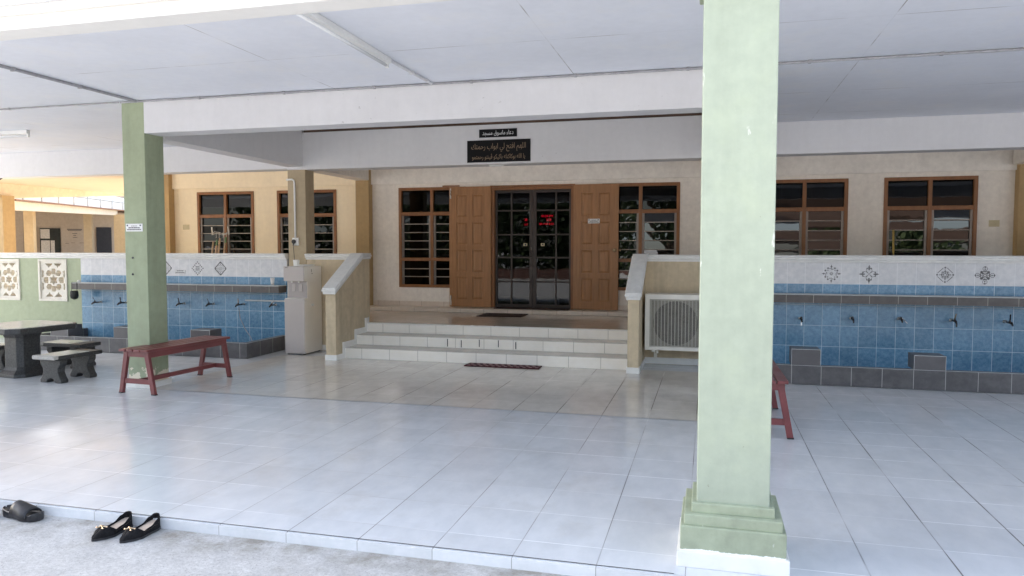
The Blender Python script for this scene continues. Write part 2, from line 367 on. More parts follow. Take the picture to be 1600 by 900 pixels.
M['goldtrim'] = plain('gold_buckle', (0.75,0.55,0.36), rough=0.25, var=0.1, metal=0.8)
M['rubber'] = plain('black_rubber', (0.022,0.021,0.024), rough=0.42, var=0.2, scale=30)
M['bag'] = plain('black_net_bag', (0.02,0.024,0.022), rough=0.6, var=0.5, scale=60, bump=0.5)
M['broom'] = plain('pale_stick', (0.62,0.46,0.32), rough=0.6, var=0.2, scale=14)
M['broomg'] = plain('green_grip', (0.16,0.30,0.16), rough=0.5, var=0.1)
M['bamboo'] = plain('yellow_bamboo', (0.55,0.40,0.12), rough=0.5, var=0.2, scale=12)
M['vent'] = plain('vent_block_white', (0.74,0.71,0.64), rough=0.7, var=0.06, scale=20, bump=0.1)
M['led'] = emit('red_led', (1.0,0.01,0.03), 3.2)
M['timber'] = plain('dark_roof_timber', (0.10,0.06,0.042), rough=0.8, var=0.4, scale=6, stretch=(0.3,2,2))
M['roof'] = plain('roof_sheet', (0.5,0.5,0.52), rough=0.5, var=0.15, scale=5)
M['tube'] = plain('tube_glass', (0.82,0.83,0.84), rough=0.2, var=0.02)
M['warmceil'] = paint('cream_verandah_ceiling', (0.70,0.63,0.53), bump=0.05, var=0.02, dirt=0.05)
M['warmwall'] = paint('cream_beam_paint', (0.78,0.70,0.58), streak=0.05)  # cream colour of the wing and eave beams
M['warmwall2'] = paint('dull_tan_paint', (0.44,0.37,0.30), streak=0.05)  # tan colour of the wing wall, its ceiling and the chart board
M['ochrepale'] = paint('pale_ochre_column_paint', (0.50,0.375,0.215), streak=0.08)
M['paper'] = plain('notice_paper', (0.55,0.52,0.48), rough=0.8, var=0.2, scale=30)
M['doordark'] = plain('dark_blue_door', (0.012,0.014,0.022), rough=0.6, var=0.2)
M['boardgreen'] = plain('dark_green_board', (0.012,0.016,0.014), rough=0.6, var=0.2)
M['leaf'] = plain('tree_leaf', (0.022,0.042,0.012), rough=0.6, var=0.5, scale=3, c2=(0.055,0.085,0.022))
M['bark'] = plain('bark', (0.10,0.07,0.05), rough=0.9, var=0.3, scale=8)
M['brickred'] = tile('red_brick', (0.13,0.05,0.035), (0.18,0.07,0.05), (0.3,0.27,0.25), 0.22, 0.075, 'xz', 0, 0, ms=0.006, rough=0.8)
M['whitewall'] = paint('boundary_wall_paint', (0.78,0.76,0.72))
def concrete():
    m, nt, b = new_mat('worn_concrete_yard')
    big = noise(nt, 0.8, 6, 0.65); mid = noise(nt, 6, 6, 0.7); fine = noise(nt, 60, 5, 0.7); spk = noise(nt, 130, 2, 0.5)
    cc = mixc(nt, maprange(nt, mid, 0.35, 0.65, 0, 1), (0.48,0.475,0.47), (0.60,0.595,0.585))
    cc = scalec(nt, cc, maprange(nt, fine, 0.32, 0.68, 0.78, 1.10))
    sep = N(nt, 'ShaderNodeSeparateXYZ'); nt.links.new(pos(nt), sep.inputs[0])
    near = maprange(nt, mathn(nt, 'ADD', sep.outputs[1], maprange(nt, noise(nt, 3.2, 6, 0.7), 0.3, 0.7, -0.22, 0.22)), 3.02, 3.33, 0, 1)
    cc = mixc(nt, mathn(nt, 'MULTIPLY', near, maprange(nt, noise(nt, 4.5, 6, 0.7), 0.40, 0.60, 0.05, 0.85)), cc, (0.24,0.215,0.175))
    cc = mixc(nt, maprange(nt, spk, 0.64, 0.70, 0, 0.7), cc, (0.14,0.135,0.13))
    cc = mixc(nt, maprange(nt, noise(nt, 38, 3, 0.6), 0.68, 0.74, 0, 0.6), cc, (0.20,0.19,0.18))
    cc = mixc(nt, maprange(nt, big, 0.55, 0.75, 0, 0.35), cc, (0.42,0.415,0.41))
    nt.links.new(cc, b.inputs['Base Color']); b.inputs['Roughness'].default_value = 0.85
    bumpn(nt, b, mathn(nt, 'ADD', fine, mathn(nt, 'MULTIPLY', mid, 1.5)), 0.45, 0.008)
    return m
M['concrete'] = concrete()
M['bouncefloor'] = plain('warm_bounce_floor', (0.70,0.58,0.42), rough=0.5, var=0.06, scale=4)  # unseen floor coloured pale and warm to bounce light onto the left facade

# ------------------------------------------------------------------ dimensions (metres; z = 0 is the terrace floor)
KY = 3.325                      # kerb
YB, YW, YF = 6.40, 9.42, 11.72  # portal beam, low-wall line, facade
ZC = 2.955                      # ceiling
VZ = 0.408                      # verandah floor
GZ = -0.055

# ------------------------------------------------------------------ ground and floors
struct('ground', MB().add([(-150,-150,GZ),(150,-150,GZ),(150,150,GZ),(-150,150,GZ)], [(0,1,2,3)]), M['concrete'])
f = MB(); f.box(-30, 0.72, KY, 9.6, GZ-0.1, 0); struct('terrace_floor', f, M['floor'])
f = MB(); f.box(0.72, 14, KY, 9.6, GZ-0.1, 0.0); struct('terrace_floor', f, M['floorR'])
f = MB(); f.box(-30, -0.13, KY-0.012, KY-0.001, GZ-0.02, -0.004); f.box(0.375, 14, KY-0.012, KY-0.001, GZ-0.02, -0.004); struct('kerb', f, M['kerb'])
f = MB(); f.add([(-30,KY,0.003),(-0.13,KY,0.003),(-0.13,KY+0.006,0.003),(-30,KY+0.006,0.003)], [(0,1,2,3)]); f.add([(0.375,KY,0.003),(14,KY,0.003),(14,KY+0.006,0.003),(0.375,KY+0.006,0.003)], [(0,1,2,3)]); struct('kerb_joint', f, M['ink'])
f = MB(); f.add([(-5.58,6.37,0.004),(0.05,6.37,0.004),(0.05,8.9,0.004),(-5.58,8.9,0.004)], [(0,1,2,3)]); struct('porch_floor', f, M['floorB'])
f = MB(); f.box(-9.4, -5.7, 9.571, YF, 0.0, VZ); struct('verandah_floor', f, M['bouncefloor'])
f = MB(); f.box(-5.6999, 14, 9.55, YF, 0.0, VZ); struct('verandah_floor', f, M['vfloor'])
f = MB(); f.box(-30, -9.4, 9.66, 24, 0.0, VZ-0.01); struct('verandah_floor', f, M['bouncefloor'])

# ------------------------------------------------------------------ porch roof: ceiling, beams, fascia
roof = thing('porch_roof', 'white flat porch ceiling with beams over the tiled terrace', 'porch roof', (-2.77, 6.5, ZC))
c = MB()
c.box(-16, -5.84, 3.59, 9.44, ZC, ZC+0.05); c.box(-5.84, 0.30, 3.59, 6.42, ZC, ZC+0.05); c.box(0.30, 14, 3.59, 9.44, ZC, ZC+0.05)
c.build('ceiling', M['ceil'], roof)
c = MB(); c.box(-5.56, 0.02, 6.64, 9.44, 3.30, 3.34); c.build('bay_ceiling', M['white'], roof)
c = MB(); c.box(-9.82, 14, 9.67, 15.2, ZC+0.002, ZC+0.052); c.build('verandah_ceiling', M['beamcream'], roof)
c = MB(); c.box(-13.2, -9.821, 9.671, 14.8, 2.70, 2.74); c.build('verandah_ceiling', M['warmceil'], roof)
c = MB(); c.box(-5.574, 0.04, YB, 6.645, 2.622, ZC-0.001); c.build('portal_beam', M['white'], roof, bevel=0.006)
c = MB(); c.box(-5.80, -5.555, 6.68, YW-0.002, 2.60, 3.29); c.build('side_beam', M['white'], roof)
c = MB(); c.box(0.02, 0.27, 6.68, YW-0.002, 2.60, 3.29); c.build('side_beam', M['white'], roof)
c = MB(); c.box(-16, -5.80, YW, 9.67, 2.575, ZC-0.001); c.build('rear_beam', M['white'], roof)
c = MB(); c.box(-5.798, 0.268, YW, 9.70, 2.56, 3.075); c.build('rear_beam', M['white'], roof)
c = MB(); c.box(0.27, 14, YW, 9.67, 2.575, ZC-0.001); c.build('rear_beam', M['white'], roof)
c = MB(); c.box(-5.55, 0.02, YW+0.03, 9.60, 3.076, 3.298); c.build('roof_plate', M['timber'], roof)
for x in (-5.82, 0.02, 3.99):
    c = MB(); c.box(x, x+0.24, 9.703, 11.575, 2.60, ZC); c.build('cross_beam', M['beamcream'], roof)
c = MB(); c.box(-16, 14, 3.42, 3.588, 2.70, 3.25); c.build('front_beam', M['fascia'], roof, bevel=0.004)
c = MB(); c.box(-16, 14, 3.396, 3.418, 2.775, 3.25); c.build('fascia_board', M['fascia'], roof, bevel=0.003)
c = MB(); c.box(-16, 14, 3.55, 9.7, 3.36, 3.50); c.box(-13.2, 14, 9.7, 16, 3.361, 3.501); c.build('light_block_slab', M['roof'], roof)  # unseen slabs added above the ceilings to block sky and sun
c = MB(); c.box(-9.6, 14, 16.0, 16.2, 0, 3.5); c.box(13.8, 14, 3.6, 16, 0, 3.5); c.build('light_block_wall', M['white'], roof)  # unseen walls added to close the building volume against light
# conduits with clips
def conduit(label, pts, r=0.011, m='conduit', clip=0.9, up=True):
    o = MB().tube(pts, r, 8)
    for a, b in zip(pts[:-1], pts[1:]):
        a = Vector(a); b = Vector(b); L = (b-a).length; n = int(L/clip)
        for k in range(1, n+1):
            p = a + (b-a)*(k/(n+1)); d = (b-a).normalized()
            o.bar(p - d*0.012, p + d*0.012, r*3.0, r*2.5)
    o = o.build('conduit_pipe', M[m]); return tag(o, label, 'conduit')
conduit('long grey conduit pipe clipped along the joint of ceiling and portal beam', [(-5.84, 6.385, ZC-0.014), (13, 6.385, ZC-0.014)], 0.010, 'conduitd', 0.95)
conduit('conduit pipe crossing the ceiling to the left of the green column', [(-11.5, 6.385, ZC-0.012), (-5.86, 6.385, ZC-0.012)], 0.008, 'conduitd', 1.6)
conduit('conduit pipe running from the front to the left green column top', [(-5.60, 3.6, ZC-0.013), (-5.63, 6.36, ZC-0.013)], 0.014, 'conduitd', 0.8)
conduit('conduit pipe feeding the tube light above the terrace', [(-2.46, 5.50, ZC-0.014), (-2.44, 6.36, ZC-0.014)], 0.013, 'conduit', 0.5)
conduit('thin conduit pipe on the white fascia at top left', [(-9, 3.386, 2.83), (-2.9, 3.386, 2.83)], 0.007, 'conduit', 0.7)
# tube lights
def batten(label, a, b, z, w=0.05, k=1.0):
    a = Vector((*a, z)); b = Vector((*b, z)); d = (b-a).normalized(); sd = Vector((-d.y, d.x, 0))
    t = thing('tube_light', label, 'tube light', tuple((a+b)/2), group='unlit fluorescent battens')
    h = MB().bar(a + Vector((0,0,-0.025*k)), b + Vector((0,0,-0.025*k)), w, 0.048*k); h.build('housing', M['wplastic'], t, bevel=0.005)
    h = MB().tube([a + d*0.03 + sd*0.012 + Vector((0,0,-0.072*k)), b - d*0.03 + sd*0.012 + Vector((0,0,-0.072*k))], 0.014*k, 10); h.build('tube', M['tube'], t, smooth=True)
    for p in (a + d*0.015, b - d*0.015):
        MB().bar(p - d*0.012 + sd*0.012 + Vector((0,0,-0.07*k)), p + d*0.012 + sd*0.012 + Vector((0,0,-0.07*k)), 0.028*k, 0.042*k).build('lamp_holder', M['wplastic'], t)
batten('long white tube light on the ceiling in front of the portal beam', (-2.44, 3.95), (-2.46, 5.49), ZC, 0.04, 0.85)
batten('white tube light on the ceiling at the far left', (-9.65, 7.63), (-8.40, 7.63), ZC)
batten('small white tube light fixed under the beam below the black sign', (-2.84, 9.52), (-2.64, 9.52), 2.56, 0.02, 0.22)

# ------------------------------------------------------------------ columns
def column(name, label, x0, x1, y0, y1, z0, z1, m, plinth=None, capital=None, base=None, mb=None, cat='column'):
    t = thing(name, label, cat, ((x0+x1)/2, (y0+y1)/2, z0))
    MB().box(x0, x1, y0, y1, z0, z1).build('shaft', m, t, bevel=0.006)
    if plinth:
        p = MB(); zz = z0
        for (e, za, zb) in plinth: p.box(x0-e, x1+e, y0-e, y1+e, za, zb)
        p.build('plinth', mb or m, t, bevel=0.005)
    if capital:
        p = MB()
        for (e, za, zb) in capital: p.box(x0-e, x1+e, y0-e, y1+e, za, zb)
        p.build('capital', mb or m, t, bevel=0.005)
    if base:
        e, h = base; MB().box(x0-e, x1+e, y0-e, y1+e, z0 + (0.001 if z0 else 0), z0+h).build('base_tile', M['plinthtile'], t, bevel=0.004)
    return t
column('column', 'thick pale green square column on a stepped plinth at the kerb', -0.038, 0.285, 3.50, 3.775, 0, 2.78, M['green2'],
       plinth=[(0.022, 0.236, 0.284), (0.055, 0.186, 0.238), (0.070, 0.072, 0.188)], capital=[(0.022, 2.645, 2.687), (0.05, 2.687, 2.735), (0.068, 2.735, 2.79)], base=(0.084, 0.074), mb=M['greenbase'])
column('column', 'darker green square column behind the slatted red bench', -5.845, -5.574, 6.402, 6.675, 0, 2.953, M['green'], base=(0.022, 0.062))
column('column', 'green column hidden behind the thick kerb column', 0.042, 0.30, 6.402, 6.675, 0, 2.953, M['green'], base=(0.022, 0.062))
column('column', 'tan square column carrying a white power socket behind the dispenser', -5.795, -5.515, 9.415, 9.655, 0.0, 2.559, M['tanlight'])
column('column', 'tan column behind the air conditioner, screened by the thick green column', -0.015, 0.255, 9.415, 9.655, 0.0, 2.559, M['tanlight'])

# ------------------------------------------------------------------ the prayer hall facade
hall = thing('prayer_hall', 'cream prayer hall facade with dark louvre windows and wooden doors', 'building', (-2.77, YF, VZ))
WZ0, WZ1 = 0.79, 2.47
WINS = [(-9.08,-7.90), (-7.425,-6.265), (-5.096,-3.90), (-1.636,-0.436), (0.76,1.948), (2.423,3.62), (5.0, 6.2)]
DO = (-3.446, -2.086)
def wall_cells(mb, x0, x1, z0, z1, ops, y0, y1):
    xs = sorted({x0, x1} | {v for o in ops for v in o[:2]}); zs = sorted({z0, z1} | {v for o in ops for v in o[2:]})
    for a, b in zip(xs[:-1], xs[1:]):
        for c_, d in zip(zs[:-1], zs[1:]):
            mx, mz = (a+b)/2, (c_+d)/2
            if any(o[0] < mx < o[1] and o[2] < mz < o[3] for o in ops): continue
            mb.box(a, b, y0, y1, c_, d)
w = MB(); wall_cells(w, -9.82, -5.70, VZ, 3.3, [(a, b, WZ0, WZ1) for a, b in WINS[:2]], YF, YF+0.14); w.build('wall', M['wallglow'], hall)
w = MB(); wall_cells(w, -5.6999, 14, VZ, 3.3, [(a, b, WZ0, WZ1) for a, b in WINS[2:]] + [(DO[0], DO[1], 0.474, 2.45)], YF, YF+0.14)
w.build('wall', M['wall'], hall)
MB().box(-9.82, -9.68, YF+0.141, 16.0, VZ, 3.3).build('side_wall', M['wallglow'], hall)
MB().box(-9.575, -5.71, YF-0.055, YF-0.001, 2.535, ZC).build('lintel_beam', M['wallglow'], hall); MB().box(-5.7099, 14, YF-0.055, YF-0.001, 2.535, ZC).build('lintel_beam', M['beamcream'], hall)
for x0, x1 in ((-9.84,-9.575), (-5.828,-5.582), (0.09,0.335), (4.07,4.32)):
    MB().box(x0, x1, YF-0.145, YF-0.0005, VZ+0.001, 2.90).build('pilaster', M['ochre'], hall, bevel=0.004)
MB().box(-9.57, 13, 11.385, YF-0.002, VZ+0.001, 0.473).build('sill_course', M['sill'], hall, bevel=0.006)
for a, b in ((-9.57,-5.84), (-5.57,DO[0]-0.06), (DO[1]+0.06, 0.08), (0.345,4.06)): MB().box(a, b, YF-0.012, YF-0.0015, 0.474, 0.555).build('skirting', M['sill'], hall)
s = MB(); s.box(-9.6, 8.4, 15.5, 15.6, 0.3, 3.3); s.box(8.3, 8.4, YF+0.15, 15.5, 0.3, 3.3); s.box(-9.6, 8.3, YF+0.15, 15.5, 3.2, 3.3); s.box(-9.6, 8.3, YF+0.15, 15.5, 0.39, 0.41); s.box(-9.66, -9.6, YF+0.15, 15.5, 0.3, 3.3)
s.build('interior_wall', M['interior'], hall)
def make_window(x0, x1):
    fw = 0.05; y0, y1 = YF-0.018, YF+0.09; xm = (x0+x1)/2
    p = MB()
    p.box(x0, x0+fw, y0, y1, WZ0, WZ1); p.box(x1-fw, x1, y0, y1, WZ0, WZ1)
    p.box(x0+fw, x1-fw, y0, y1, WZ1-fw, WZ1); p.box(x0+fw, x1-fw, y0, y1, WZ0, WZ0+fw)
    p.box(xm-0.026, xm+0.026, y0+0.002, y1, WZ0+fw, WZ1-fw)
    zt, zm = 2.03, 1.265
    for a, b in ((x0+fw, xm-0.026), (xm+0.026, x1-fw)):
        p.box(a, b, y0+0.004, y1, zt-0.03, zt+0.03); p.box(a, b, y0+0.004, y1, zm-0.027, zm+0.027)
    fr = p.build('window', M['frame'], hall, bevel=0.004)
    off = fr
    g = MB(); l = MB()
    for a, b in ((x0+fw, xm-0.026), (xm+0.026, x1-fw)):
        g.box(a+0.001, b-0.001, YF+0.03, YF+0.035, zt+0.03, WZ1-fw)
        for za, zb, n in ((zm+0.027, zt-0.03, 5), (WZ0+fw, zm-0.027, 3)):
            for u0, u1 in ((a+0.002, a+0.032), (b-0.032, b-0.002)): MB().box(u0, u1, YF+0.004, YF+0.07, za+0.001, zb-0.001).build('louvre_channel', M['alu'], fr)
            h = (zb-za)/n
            for k in range(n):
                zc = za + h*(k+0.5); tl = 0.001 + random.uniform(-0.002, 0.002)
                l.hexa([(a+0.033, YF+0.035-tl, zc-h*0.53), (b-0.033, YF+0.035-tl, zc-h*0.53), (b-0.033, YF+0.041-tl, zc-h*0.53), (a+0.033, YF+0.041-tl, zc-h*0.53)],
                       [(a+0.033, YF+0.035+tl, zc+h*0.53), (b-0.033, YF+0.035+tl, zc+h*0.53), (b-0.033, YF+0.041+tl, zc+h*0.53), (a+0.033, YF+0.041+tl, zc+h*0.53)])
                if k: MB().box(a+0.0, b-0.0, YF-0.006, YF+0.006, za + h*k - 0.007, za + h*k + 0.007).build('louvre_bar', M['alu'], fr)
    g.build('fixed_pane', M['glass'], fr, smooth=False); l.build('louvre_panes', M['lglass'] if x0 > -2 else M['glass'], fr)
    return fr
for a, b in WINS: make_window(a, b)
# door frame, glass doors, wooden leaves
d = MB(); d.box(DO[0], DO[0]+0.045, YF-0.02, YF+0.12, 0.474, 2.45); d.box(DO[1]-0.045, DO[1], YF-0.02, YF+0.12, 0.474, 2.45); d.box(DO[0]+0.045, DO[1]-0.045, YF-0.02, YF+0.12, 2.40, 2.45)
d.box(DO[0]-0.02, DO[0], YF-0.026, YF-0.001, 0.474, 2.452); d.box(DO[0]-0.03, DO[1]+0.02, YF-0.026, YF-0.001, 2.452, 2.475)
d.build('door_frame', M['frame'], hall, bevel=0.003)
MB().box(-4.3, -4.0, YF-0.03, YF-0.019, 2.472, 2.492).build('door_stop', M['frame'], hall)
xa, xb = DO[0]+0.046, DO[1]-0.046; xm = (xa+xb)/2
rows = [0.545, 0.905, 1.302, 1.675, 2.066, 2.37]
for k, (a, b) in enumerate(((xa, xm-0.002), (xm+0.002, xb))):
    p = MB(); y0, y1 = YF+0.03, YF+0.075; st = 0.055
    p.box(a, a+ (0.035 if k == 0 else st), y0, y1, 0.478, 2.398); p.box(b-(st if k == 0 else 0.035), b, y0, y1, 0.478, 2.398)
    ia, ib = (a+0.035, b-st) if k == 0 else (a+st, b-0.035)
    p.box(ia, ib, y0, y1, 0.478, 0.535); p.box(ia, ib, y0, y1, 2.355, 2.398)
    for z in rows[1:5]: p.box(ia, ib, y0+0.006, y1-0.006, z-0.013, z+0.013)
    im = ia + (ib-ia)*(0.44 if k == 0 else 0.60)
    for z0, z1 in zip([0.535]+[z+0.013 for z in rows[1:5]], [z-0.013 for z in rows[1:5]]+[2.355]): p.box(im-0.013, im+0.013, y0+0.006, y1-0.006, z0, z1)
    fr = p.build('glass_door', M['bronze'], hall, bevel=0.003)
    MB().box(ia+0.001, ib-0.001, YF+0.050, YF+0.054, 0.536, 2.354).build('pane', M['dglass'], fr)
    sx = -2.895 if k == 0 else -2.605
    q = MB(); q.box(sx-0.03, sx+0.03, YF+0.0465, YF+0.0488, 1.49, 1.535); q.build('sticker', M['cream'], fr)
    MB().box(sx-0.013, sx+0.013, YF+0.0445, YF+0.0463, 1.500, 1.525).build('sticker_mark', M['ink'], fr)
    if k == 0:
        h = MB(); h.tube([(xm-0.03, YF+0.03, 1.30), (xm-0.03, YF-0.005, 1.31), (xm-0.03, YF-0.005, 1.45), (xm-0.03, YF+0.03, 1.46)], 0.008, 8); h.build('handle', M['bronze'], fr, smooth=True)
        MB().lathe([(0.009,0),(0.009,0.012)], (xm-0.02, YF+0.016, 1.44), 10, 'y').build('lock', M['chrome'], fr)
def leaf(xh, sgn):
    xo = xh + sgn*0.715; a, b = sorted((xh, xo)); y0, y1 = YF-0.066, YF-0.030
    p = MB(); z0, z1 = 0.482, 2.462
    pan = []
    st, mid = 0.125, 0.085
    pw = (b-a-2*st-mid)/2
    zz = [0.60, 0.985, 1.055, 1.435, 1.505, 1.885, 1.955, 2.335]
    ops = []
    for i in range(2):
        px = a+st+i*(pw+mid)
        for j in range(4): ops.append((px, px+pw, zz[2*j], zz[2*j+1]))
    wall_cells(p, a, b, z0, z1, ops, y0, y1)
    o = p.build('door_leaf', M['door'], hall)
    q = MB()
    for (u0, u1, v0, v1) in ops:
        q.box(u0+0.0005, u1-0.0005, y0+0.012, y1-0.002, v0+0.0005, v1-0.0005)
        e = 0.038
        q.hexa([(u0+0.014, y0+0.0119, v0+0.014), (u1-0.014, y0+0.0119, v0+0.014), (u1-0.014, y0+0.0119, v1-0.014), (u0+0.014, y0+0.0119, v1-0.014)],
               [(u0+e, y0+0.001, v0+e), (u1-e, y0+0.001, v0+e), (u1-e, y0+0.001, v1-e), (u0+e, y0+0.001, v1-e)])
    q.build('raised_panels', M['door'], o)
    return o, a, b, y0
o, a, b, y0 = leaf(-3.452, -1)
for z in (0.50, 2.27):
    h = MB(); h.box(a+0.012, a+0.034, y0-0.006, y0-0.0005, z, z+0.17); h.tube([(a+0.023, y0-0.011, z+0.01), (a+0.023, y0-0.011, z+0.165)], 0.006, 8); h.build('bolt', M['chrome'], o)
o, a, b, y0 = leaf(-2.083, 1)
h = MB(); h.lathe([(0.028,0),(0.028,-0.006),(0.012,-0.010),(0.012,-0.03),(0.027,-0.040),(0.030,-0.055),(0.018,-0.066)], (b-0.055, y0-0.0005, 1.425), 16, 'y'); h.build('knob', M['brass'], o, smooth=True)
h = MB(); h.lathe([(0.012,0.0005),(0.012,0.012),(0.022,0.02),(0.02,0.034)], (b, y0+0.018, 1.425), 12, 'x'); h.build('latch', M['brass'], o, smooth=True)
# red LED clock inside the hall
t = thing('prayer_clock', 'red digital prayer clock glowing behind the glass doors', 'digital clock', (-2.86, 12.5, 1.93))
MB().box(-3.14, -2.555, 12.50, 12.55, 1.83, 2.04).build('casing', M['black'], t)
dg = MB()
text_mb('03:28 PM', 0.20, 0.034, -2.69, 12.497, 2.005, mb=dg); text_mb('5:28', 0.08, 0.042, -2.66, 12.497, 1.94, mb=dg); text_mb('28', 0.045, 0.04, -3.065, 12.497, 1.945, mb=dg)
text_mb('3:17', 0.06, 0.032, -3.06, 12.497, 1.862, mb=dg); text_mb('04 +18 8:12', 0.25, 0.034, -2.70, 12.497, 1.87, mb=dg)
dg.build('digits', M['led'], t)

# ------------------------------------------------------------------ front steps
st = thing('entrance_steps', 'three white tiled steps rising to the wooden doors', 'steps', (-2.77, 9.1, 0))
X0, X1 = -4.625, -0.897
for za, zb, y0, y1 in ((0.0055, 0.145, 8.83, 9.55), (0.146, 0.28, 9.17, 9.549), (0.281, 0.4065, 9.49, 9.548)):
    o = MB().box(X0, X1, y0, y1, za, zb-0.008).build('step', M['riser'], st)
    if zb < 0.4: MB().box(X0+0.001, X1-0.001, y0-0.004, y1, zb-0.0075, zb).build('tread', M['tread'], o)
MB().box(X0+0.001, X1-0.001, 9.486, 9.548, 0.399, 0.4095).build('nosing', M['plinthtile'], st)
j = MB()
for x, z0, z1 in ((-3.31,0.16,0.262), (-3.118,0.155,0.25), (-2.871,0.17,0.265), (-2.613,0.175,0.266), (-2.38,0.16,0.25)): j.box(x-0.006, x+0.006, 9.1675, 9.1685, z0, z1)
j.build('open_joint', M['ink'], st)

def coping_prof(y0, y1, zt, h=0.085):
    return [(y0+0.028, zt-h), (y0+0.022, zt-h*0.72), (y0+0.004, zt-h*0.66), (y0, zt-h*0.55), (y0+0.006, zt-h*0.38), (y0-0.008, zt-h*0.30), (y0-0.012, zt-h*0.16), (y0-0.002, zt-h*0.04), (y0+0.006, zt),
            (y1-0.006, zt), (y1+0.010, zt-h*0.16), (y1, zt-h*0.55), (y1-0.02, zt-h)]
# stair cheek walls
def cheek(label, x0, x1, inner, yend):
    t = thing('stair_cheek_wall', label, 'stair wall', ((x0+x1)/2, 9.1, 0))
    yf = 8.60
    MB().prism([(yf, 0.0), (yend, 0.0), (yend, 1.30), (9.36, 1.30), (yf, 0.86)], 'x', x0, x1).build('wall', M['tan'], t, bevel=0.006)
    # sloping coping with a stepped moulding
    c = MB()
    for e, d0, d1 in ((0.018, 0.0, 0.035), (0.032, 0.035, 0.062), (0.022, 0.062, 0.085)):
        pts = [(yf-0.02-e, 0.86+d0), (9.355, 1.30+d0), (yend+0.005, 1.30+d0), (yend+0.005, 1.30+d1-0.0005), (9.345, 1.30+d1-0.0005), (yf-0.02-e, 0.86+d1-0.0005)]
        c.prism(pts, 'x', x0-e, x1+e)
    c.build('coping', M['coping'], t, bevel=0.007, seg=3)
    s = MB()
    e = 0.010
    s.box(x0-e, x1+e, yf-e, yf-0.0005, 0.005, 0.075)
    xi = (x1+0.0005, x1+e) if inner > 0 else (x0-e, x0-0.0005)
    xo = (x0-e, x0-0.0005) if inner > 0 else (x1+0.0005, x1+e)
    s.box(*xo, yf, 9.41, 0.005, 0.075)
    h = 0.075
    s.prism([(yf, 0.006), (8.90, 0.006), (8.90, 0.14), (9.24, 0.14), (9.24, 0.275), (9.548, 0.275), (9.548, 0.405+h), (9.43, 0.405+h), (9.43, 0.28+h), (9.11, 0.28+h), (9.11, 0.145+h), (8.77, 0.145+h), (8.77, h), (yf, h)][::1], 'x', *xi)
    s.build('skirting', M['plinthtile'], t)
    return t
cheek('tan stair wall with sloping white coping beside the water dispenser', -4.772, -4.627, 1, 9.60)
cheek('tan stair wall with sloping white coping beside the air conditioner', -0.895, -0.765, -1, 9.60)
def parapet(label, x0, x1):
    t = thing('parapet_wall', label, 'low wall', ((x0+x1)/2, 9.5, 0))
    MB().box(x0, x1, YW, 9.565, 0, 1.292).build('wall', M['tan'], t)
    MB().prism(coping_prof(YW-0.05, 9.60, 1.376), 'x', x0, x1).build('coping', M['coping'], t)
    MB().box(x0+0.002, x1-0.002, YW-0.010, YW-0.0005, 0.005, 0.085).build('skirting', M['plinthtile'], t)
parapet('tan low wall with white coping behind the water dispenser', -5.513, -4.7725)
parapet('tan low wall with white coping behind the air conditioner', -0.7645, -0.017)

